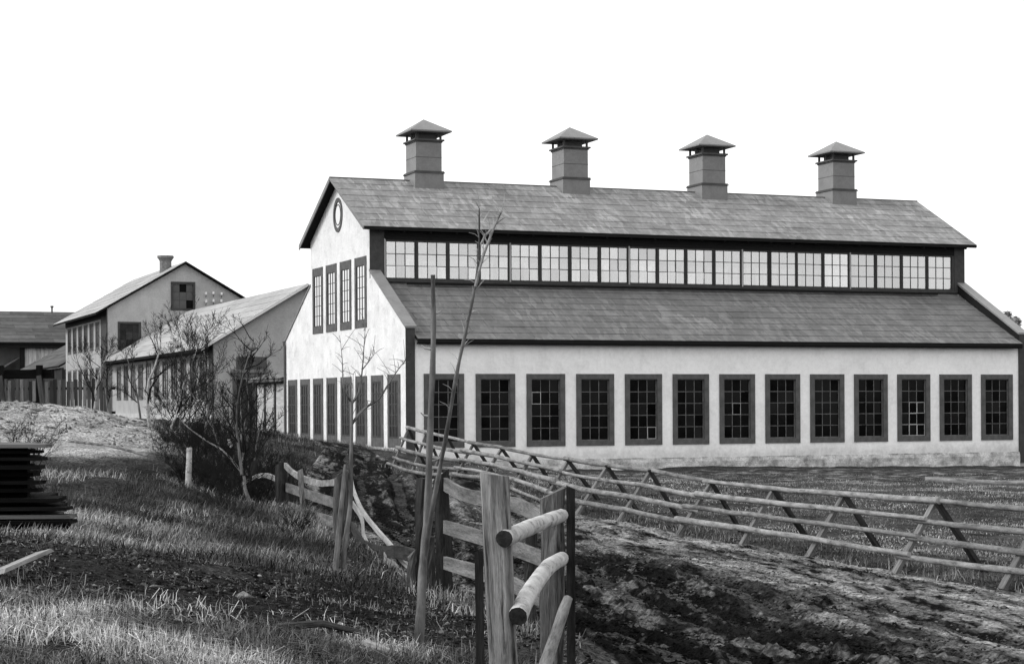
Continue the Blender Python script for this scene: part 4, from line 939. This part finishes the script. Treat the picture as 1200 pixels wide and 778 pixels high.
# ------------------------------------------------------------------ trestle on the mound and plank fence behind it
tr = empty('timber_trestle', (-14.2, 55, 1.6), 0, 'dark timber trestle with braced posts on top of the sand mound', 'trestle'); to = tuple(tr.location)
MB().beam((-16.6, 55.3, 2.66), (-13.3, 54.8, 2.67), .25, .26).build('beam', M['tarred'], tr, off=to)
MB().beam((-16.6, 55.0, 1.86), (-13.7, 54.9, 1.84), .10, .08).build('ground_sill', M['tarred'], tr, off=to)
for x in (-16.0, -14.78, -13.66):
    MB().beam((x, 54.7, 1.3), (x, 54.7, 2.92), .17, .15, up=(0, 1, 0)).build('post', M['tarred'], tr, off=to)
    MB().beam((x + .02, 54.55, 2.6), (x + .30, 54.0, 1.5), .13, .10, up=(0, 1, 0)).build('brace', M['wood_darkpost'], tr, off=to)
pfn = empty('plank_fence', (-17.5, 70, 1.2), 0, 'tall fence of narrow upright boards behind the trestle', 'fence'); po = tuple(pfn.location)
for k in range(34):
    x = -20.0 + k * .155; m = MB().beam((x, 70 + random.uniform(0, .03), 1.0), (x + random.uniform(-.02, .02), 70, 2.72 + random.uniform(-.08, .06)), .125, .025, up=(0, 1, 0)); m.build('board', M['board_dark'] if k % 3 else M['wood'], pfn, off=po)
MB().beam((-20.1, 70.1, 2.4), (-14.7, 70.1, 2.4), .06, .1).beam((-20.1, 70.1, 1.5), (-14.7, 70.1, 1.5), .06, .1).build('rail', M['wood_darkpost'], pfn, off=po)

# ------------------------------------------------------------------ far trees beyond the right gable
def conifer(name, x, y, H_, seed, label, w_=.22):
    rnd = random.Random(seed); z = gh(x, y); root = empty(name, (x, y, z), 0, label, 'tree')
    MB().tube([(0, 0, -.3), (0, 0, H_ * .97)], [.18, .03], 6).build('trunk', M['bark_dark'], root)
    n = 2600; f_ = rng.random(n) ** .8; zz = H_ * (.15 + .85 * f_); rad = (H_ - zz) * w_ * (.35 + .65 * rng.random(n)) * (1 + .35 * np.sin(zz * 5.2))
    an = rng.random(n) * 6.283; c0 = np.stack([np.cos(an) * rad, np.sin(an) * rad, zz - rad * .25], -1); sz = .22
    co_ = (c0[:, None, :] + rng.normal(0, sz, (n, 3, 3)) * [1, 1, .5]).reshape(-1, 3)
    me = np_mesh('crown', co_, np.zeros((0, 4), int), M['needle'], None, False, np.arange(n * 3).reshape(-1, 3)); put('crown', me, root)
conifer('spruce_tree', 39.3, 150, 9.2, 1, 'thin distant spruce just above the right end of the workshop', .2)
conifer('bushy_tree', 40.5, 152, 8.9, 2, 'bushy distant tree at the right edge beyond the workshop', .3)
conifer('pine_tree', 41.2, 158, 8.6, 3, 'round topped distant tree half hidden behind the bushy one', .2)
conifer('pine_tree', 43.5, 155, 8.6, 4, 'distant dark tree outside the far gable of the workshop', .2)

# ------------------------------------------------------------------ grass: three kinds of ground cover
def blades(name, px, py, hmin, hmax, wd, lean, tone, tj, seg=2, wind=(0, 0), label=None):
    n = len(px); pz = ground_h(px, py) - .015
    h = rng.uniform(hmin, hmax, n) * (1 + .3 * fbm(px, py, 1.3, 2, 91)); a = rng.uniform(0, 6.283, n); ca, sa = np.cos(a), np.sin(a)
    la = rng.uniform(0, 6.283, n); ln = np.abs(rng.normal(0, lean, n)) * h; lx = np.cos(la) * ln + wind[0] * h; ly = np.sin(la) * ln + wind[1] * h
    w2 = wd * rng.uniform(.6, 1.3, n) / 2
    b = np.stack([px, py, pz], -1); sdv = np.stack([ca * w2, sa * w2, 0 * w2], -1)
    m1 = b + np.stack([lx * .3, ly * .3, h * .55], -1); tp = b + np.stack([lx, ly, np.maximum(h - ln * .45, h * .3)], -1)
    V_ = np.stack([b - sdv, b + sdv, m1 + sdv * .8, m1 - sdv * .8, tp], 1).reshape(-1, 3)
    i = np.arange(n)[:, None] * 5; Q = i + np.array([0, 1, 2, 3]); T_ = i + np.array([3, 2, 4])
    tn = np.clip(tone * (1 + rng.normal(0, tj, n)), .01, .62); at = np.repeat(tn, 5)
    me = np_mesh(name, V_, Q, M['grass'], {'tone': at}, False, T_); o = put(name, me); tag(o, label, 'grass', kind='stuff'); return o
def scatter(n, x0, x1, y0, y1, dens):
    x = rng.uniform(x0, x1, n); y = rng.uniform(y0, y1, n); k = rng.random(n) < dens(x, y); return x[k], y[k]
def clumps(x, y, f=2.0, seed=5): return np.clip(.5 + 2.2 * fbm(x, y, f, 3, seed), 0, 1)
# long pale grass, front left
def d1(x, y): 
    return clumps(x, y, 2.2, 5) * (1 - road_mask(x, y)) * (1 - .95 * sstep(12.7, 13.5, y + .5 * fbm(x, y, .9, 2, 33))) * sstep(.5, -.1, x)
x, y = scatter(120000, -5.2, .3, 10.2, 14.6, d1)
blades('dry_grass', x, y, .05, .19, .0065, 1.4, (.12 + .46 * sstep(-.15, .2, fbm(x, y, 1.2, 3, 15))) * np.interp(x, (-1.8, -.6), (1, .45)), .6, label='long pale dry grass in the left foreground')
x, y = scatter(30000, -5, .6, 13.2, 22, lambda x, y: clumps(x, y, 1.6, 6) * (1 - road_mask(x, y)) * np.interp(y, (14, 17), (.22, .7)))
blades('dry_grass', x, y, .03, .11, .006, 1.3, .04 + .20 * sstep(-.1, .25, fbm(x, y, 1.5, 3, 16)), .4, label='sparse dark grass and heather between the soil crest and fence')
# slope grass, mid left
def d2(x, y): return (1 - .92 * sstep(34, 36.5, y) * sstep(-6.6, -7.6, x)) * clumps(x, y, .9, 7) * sstep(16.5, 18.5, y) * (1 - road_mask(x, y)) * np.interp(x, (-4, -2), (1, .5)) * (1 - .85 * np.exp(-(((x + 5.6) / 2.3) ** 2 + ((y - 40) / 7) ** 2)))
x, y = scatter(190000, -11, -1.0, 17, 40, d2)
blades('slope_grass', x, y, .06, .21, .010, 1.0, .04 + .40 * np.interp(x, (-4.2, -2.8), (1, .5)) * sstep(-.12, .22, fbm(x, y, .7, 4, 17)) * np.interp(y, (17, 30, 42), (1, .8, .5)), .35, wind=(.25, 0), label='tall tussocky grass on the slope left of the thicket')
# field between fence and workshop
def wv_(x, y): return (x + 3.19) * -.3683 + (y - 62) * .9297
def d3(x, y):
    w__ = wv_(x, y); return clumps(x, y, .8, 8) * (1 - road_mask(x, y)) * np.maximum(sstep(-10, -13, w__ + 5 * fbm(x, y, .5, 2, 3)), .12) * (x > np.interp(y, RE[:, 0], RE[:, 1]) - .1)
x, y = scatter(330000, -2, 19, 21, 62, d3)
blades('field_grass', x, y, .025, .085, .013, 1.0, .13 + .22 * sstep(-.12, .2, fbm(x, y, .6, 4, 18)), .35, label='short grazed grass on the field before the workshop')
x, y = scatter(60000, -10.5, -3.3, 36, 74, lambda x, y: (1 - road_mask(x, y)) * clumps(x, y, 1.1, 22) * (x > np.interp(y, (36, 50, 74), (-6.0, -9.5, -14))) * (x < np.interp(y, LE[:, 0], LE[:, 1]) + .3))
blades('rough_grass', x, y, .06, .24, .016, .9, .03 + .16 * sstep(-.12, .22, fbm(x, y, .9, 3, 23)), .45, label='rough dark grass between the thicket and the track bend')
# tufts beneath the fences and along walls
xs_, ys_ = [], []
for i in range(len(FX) - 1):
    for _ in range(260):
        f_ = random.random(); xs_.append(FX[i][0] * (1 - f_) + FX[i + 1][0] * f_ + random.gauss(-.2, .3)); ys_.append(FX[i][1] * (1 - f_) + FX[i + 1][1] * f_ + random.gauss(0, .2))
for w__ in np.linspace(-.5, 15.2, 2600):
    a_, b_ = BW(-.36 - abs(random.gauss(0, .28)), w__); xs_.append(a_); ys_.append(b_)
for i in range(2600):
    f_ = random.random(); k = random.choice(((-4.4, 36, -2.43, 27.5), (-2.43, 27.5, -.68, 18.6), (-.68, 18.6, .39, 14.9)))
    xs_.append(k[0] + (k[2] - k[0]) * f_ + random.gauss(-.12, .16)); ys_.append(k[1] + (k[3] - k[1]) * f_)
for i in range(900): xs_.append(.36 + random.gauss(0, .16)); ys_.append(12.2 + random.gauss(0, .3))
x, y = np.array(xs_), np.array(ys_)
blades('verge_grass', x, y, .06, .22, .009, .8, .08 + .26 * sstep(-.1, .2, fbm(x, y, 1.2, 3, 19)), .4, label='rank grass tufts under the fences and along the gable wall')

# ------------------------------------------------------------------ clods of mud and small stones
def clods(name, x, y, r, tone, label, lift=0.0, mat='mud'):
    n = len(x); z = ground_h(x, y) + lift
    base = np.array([[1, 0, 0], [0, 1, 0], [-1, 0, 0], [0, -1, 0], [0, 0, .75], [0, 0, -.6]], float)
    V_ = base[None] * (1 + rng.normal(0, .28, (n, 6, 1))) * r[:, None, None] * np.stack([rng.uniform(.7, 1.4, n), rng.uniform(.7, 1.5, n), rng.uniform(.5, 1.0, n)], -1)[:, None, :]
    a = rng.uniform(0, 6.28, n); ca, sa = np.cos(a)[:, None], np.sin(a)[:, None]
    V2 = np.stack([V_[..., 0] * ca - V_[..., 1] * sa, V_[..., 0] * sa + V_[..., 1] * ca, V_[..., 2]], -1) + np.stack([x, y, z], -1)[:, None, :]
    F_ = np.array([[0, 1, 4], [1, 2, 4], [2, 3, 4], [3, 0, 4], [1, 0, 5], [2, 1, 5], [3, 2, 5], [0, 3, 5]])
    T_ = (np.arange(n)[:, None, None] * 6 + F_[None]).reshape(-1, 3)
    o = put(name, np_mesh(name, V2.reshape(-1, 3), np.zeros((0, 4), int), M[mat], {'tone': np.repeat(tone, 6)}, False, T_)); tag(o, label, 'mud' if mat == 'mud' else 'soil', kind='stuff')
def dr(x, y):
    t, wd = road_t(x, y); mk = mudmask(x, y)
    return np.clip((.12 + mk * clumps(x, y, 2.4, 12)) * (t > .02) * (t < .98), 0, 1)
x, y = scatter(110000, -4, 9, 12.5, 40, dr)
clods('mud_clods', x, y, np.exp(rng.normal(-4.45, .45, len(x))), np.clip(tone_road(x, y) * rng.uniform(.3, 1.8, len(x)), .005, .25), 'churned dark clods in the ruts of the track', lift=.015)
x, y = scatter(60000, -5.5, .6, 13.0, 22, lambda x, y: clumps(x, y, 1.5, 14) * (1 - road_mask(x, y)))
clods('soil_crumbs', x, y, np.exp(rng.normal(-4.6, .5, len(x))), np.clip(.010 + .22 * rng.random(len(x)) ** 3, 0, .25), 'crumbled dark soil and small stones on the slope', mat='ground')
x, y = scatter(5000, -16, -8, 42, 52, lambda x, y: clumps(x, y, 1.2, 15))
clods('sand_lumps', x, y, np.exp(rng.normal(-3.4, .5, len(x))), np.clip(.08 + .2 * rng.random(len(x)), 0, .3), 'lumps of sand and gravel on the mound', mat='ground')
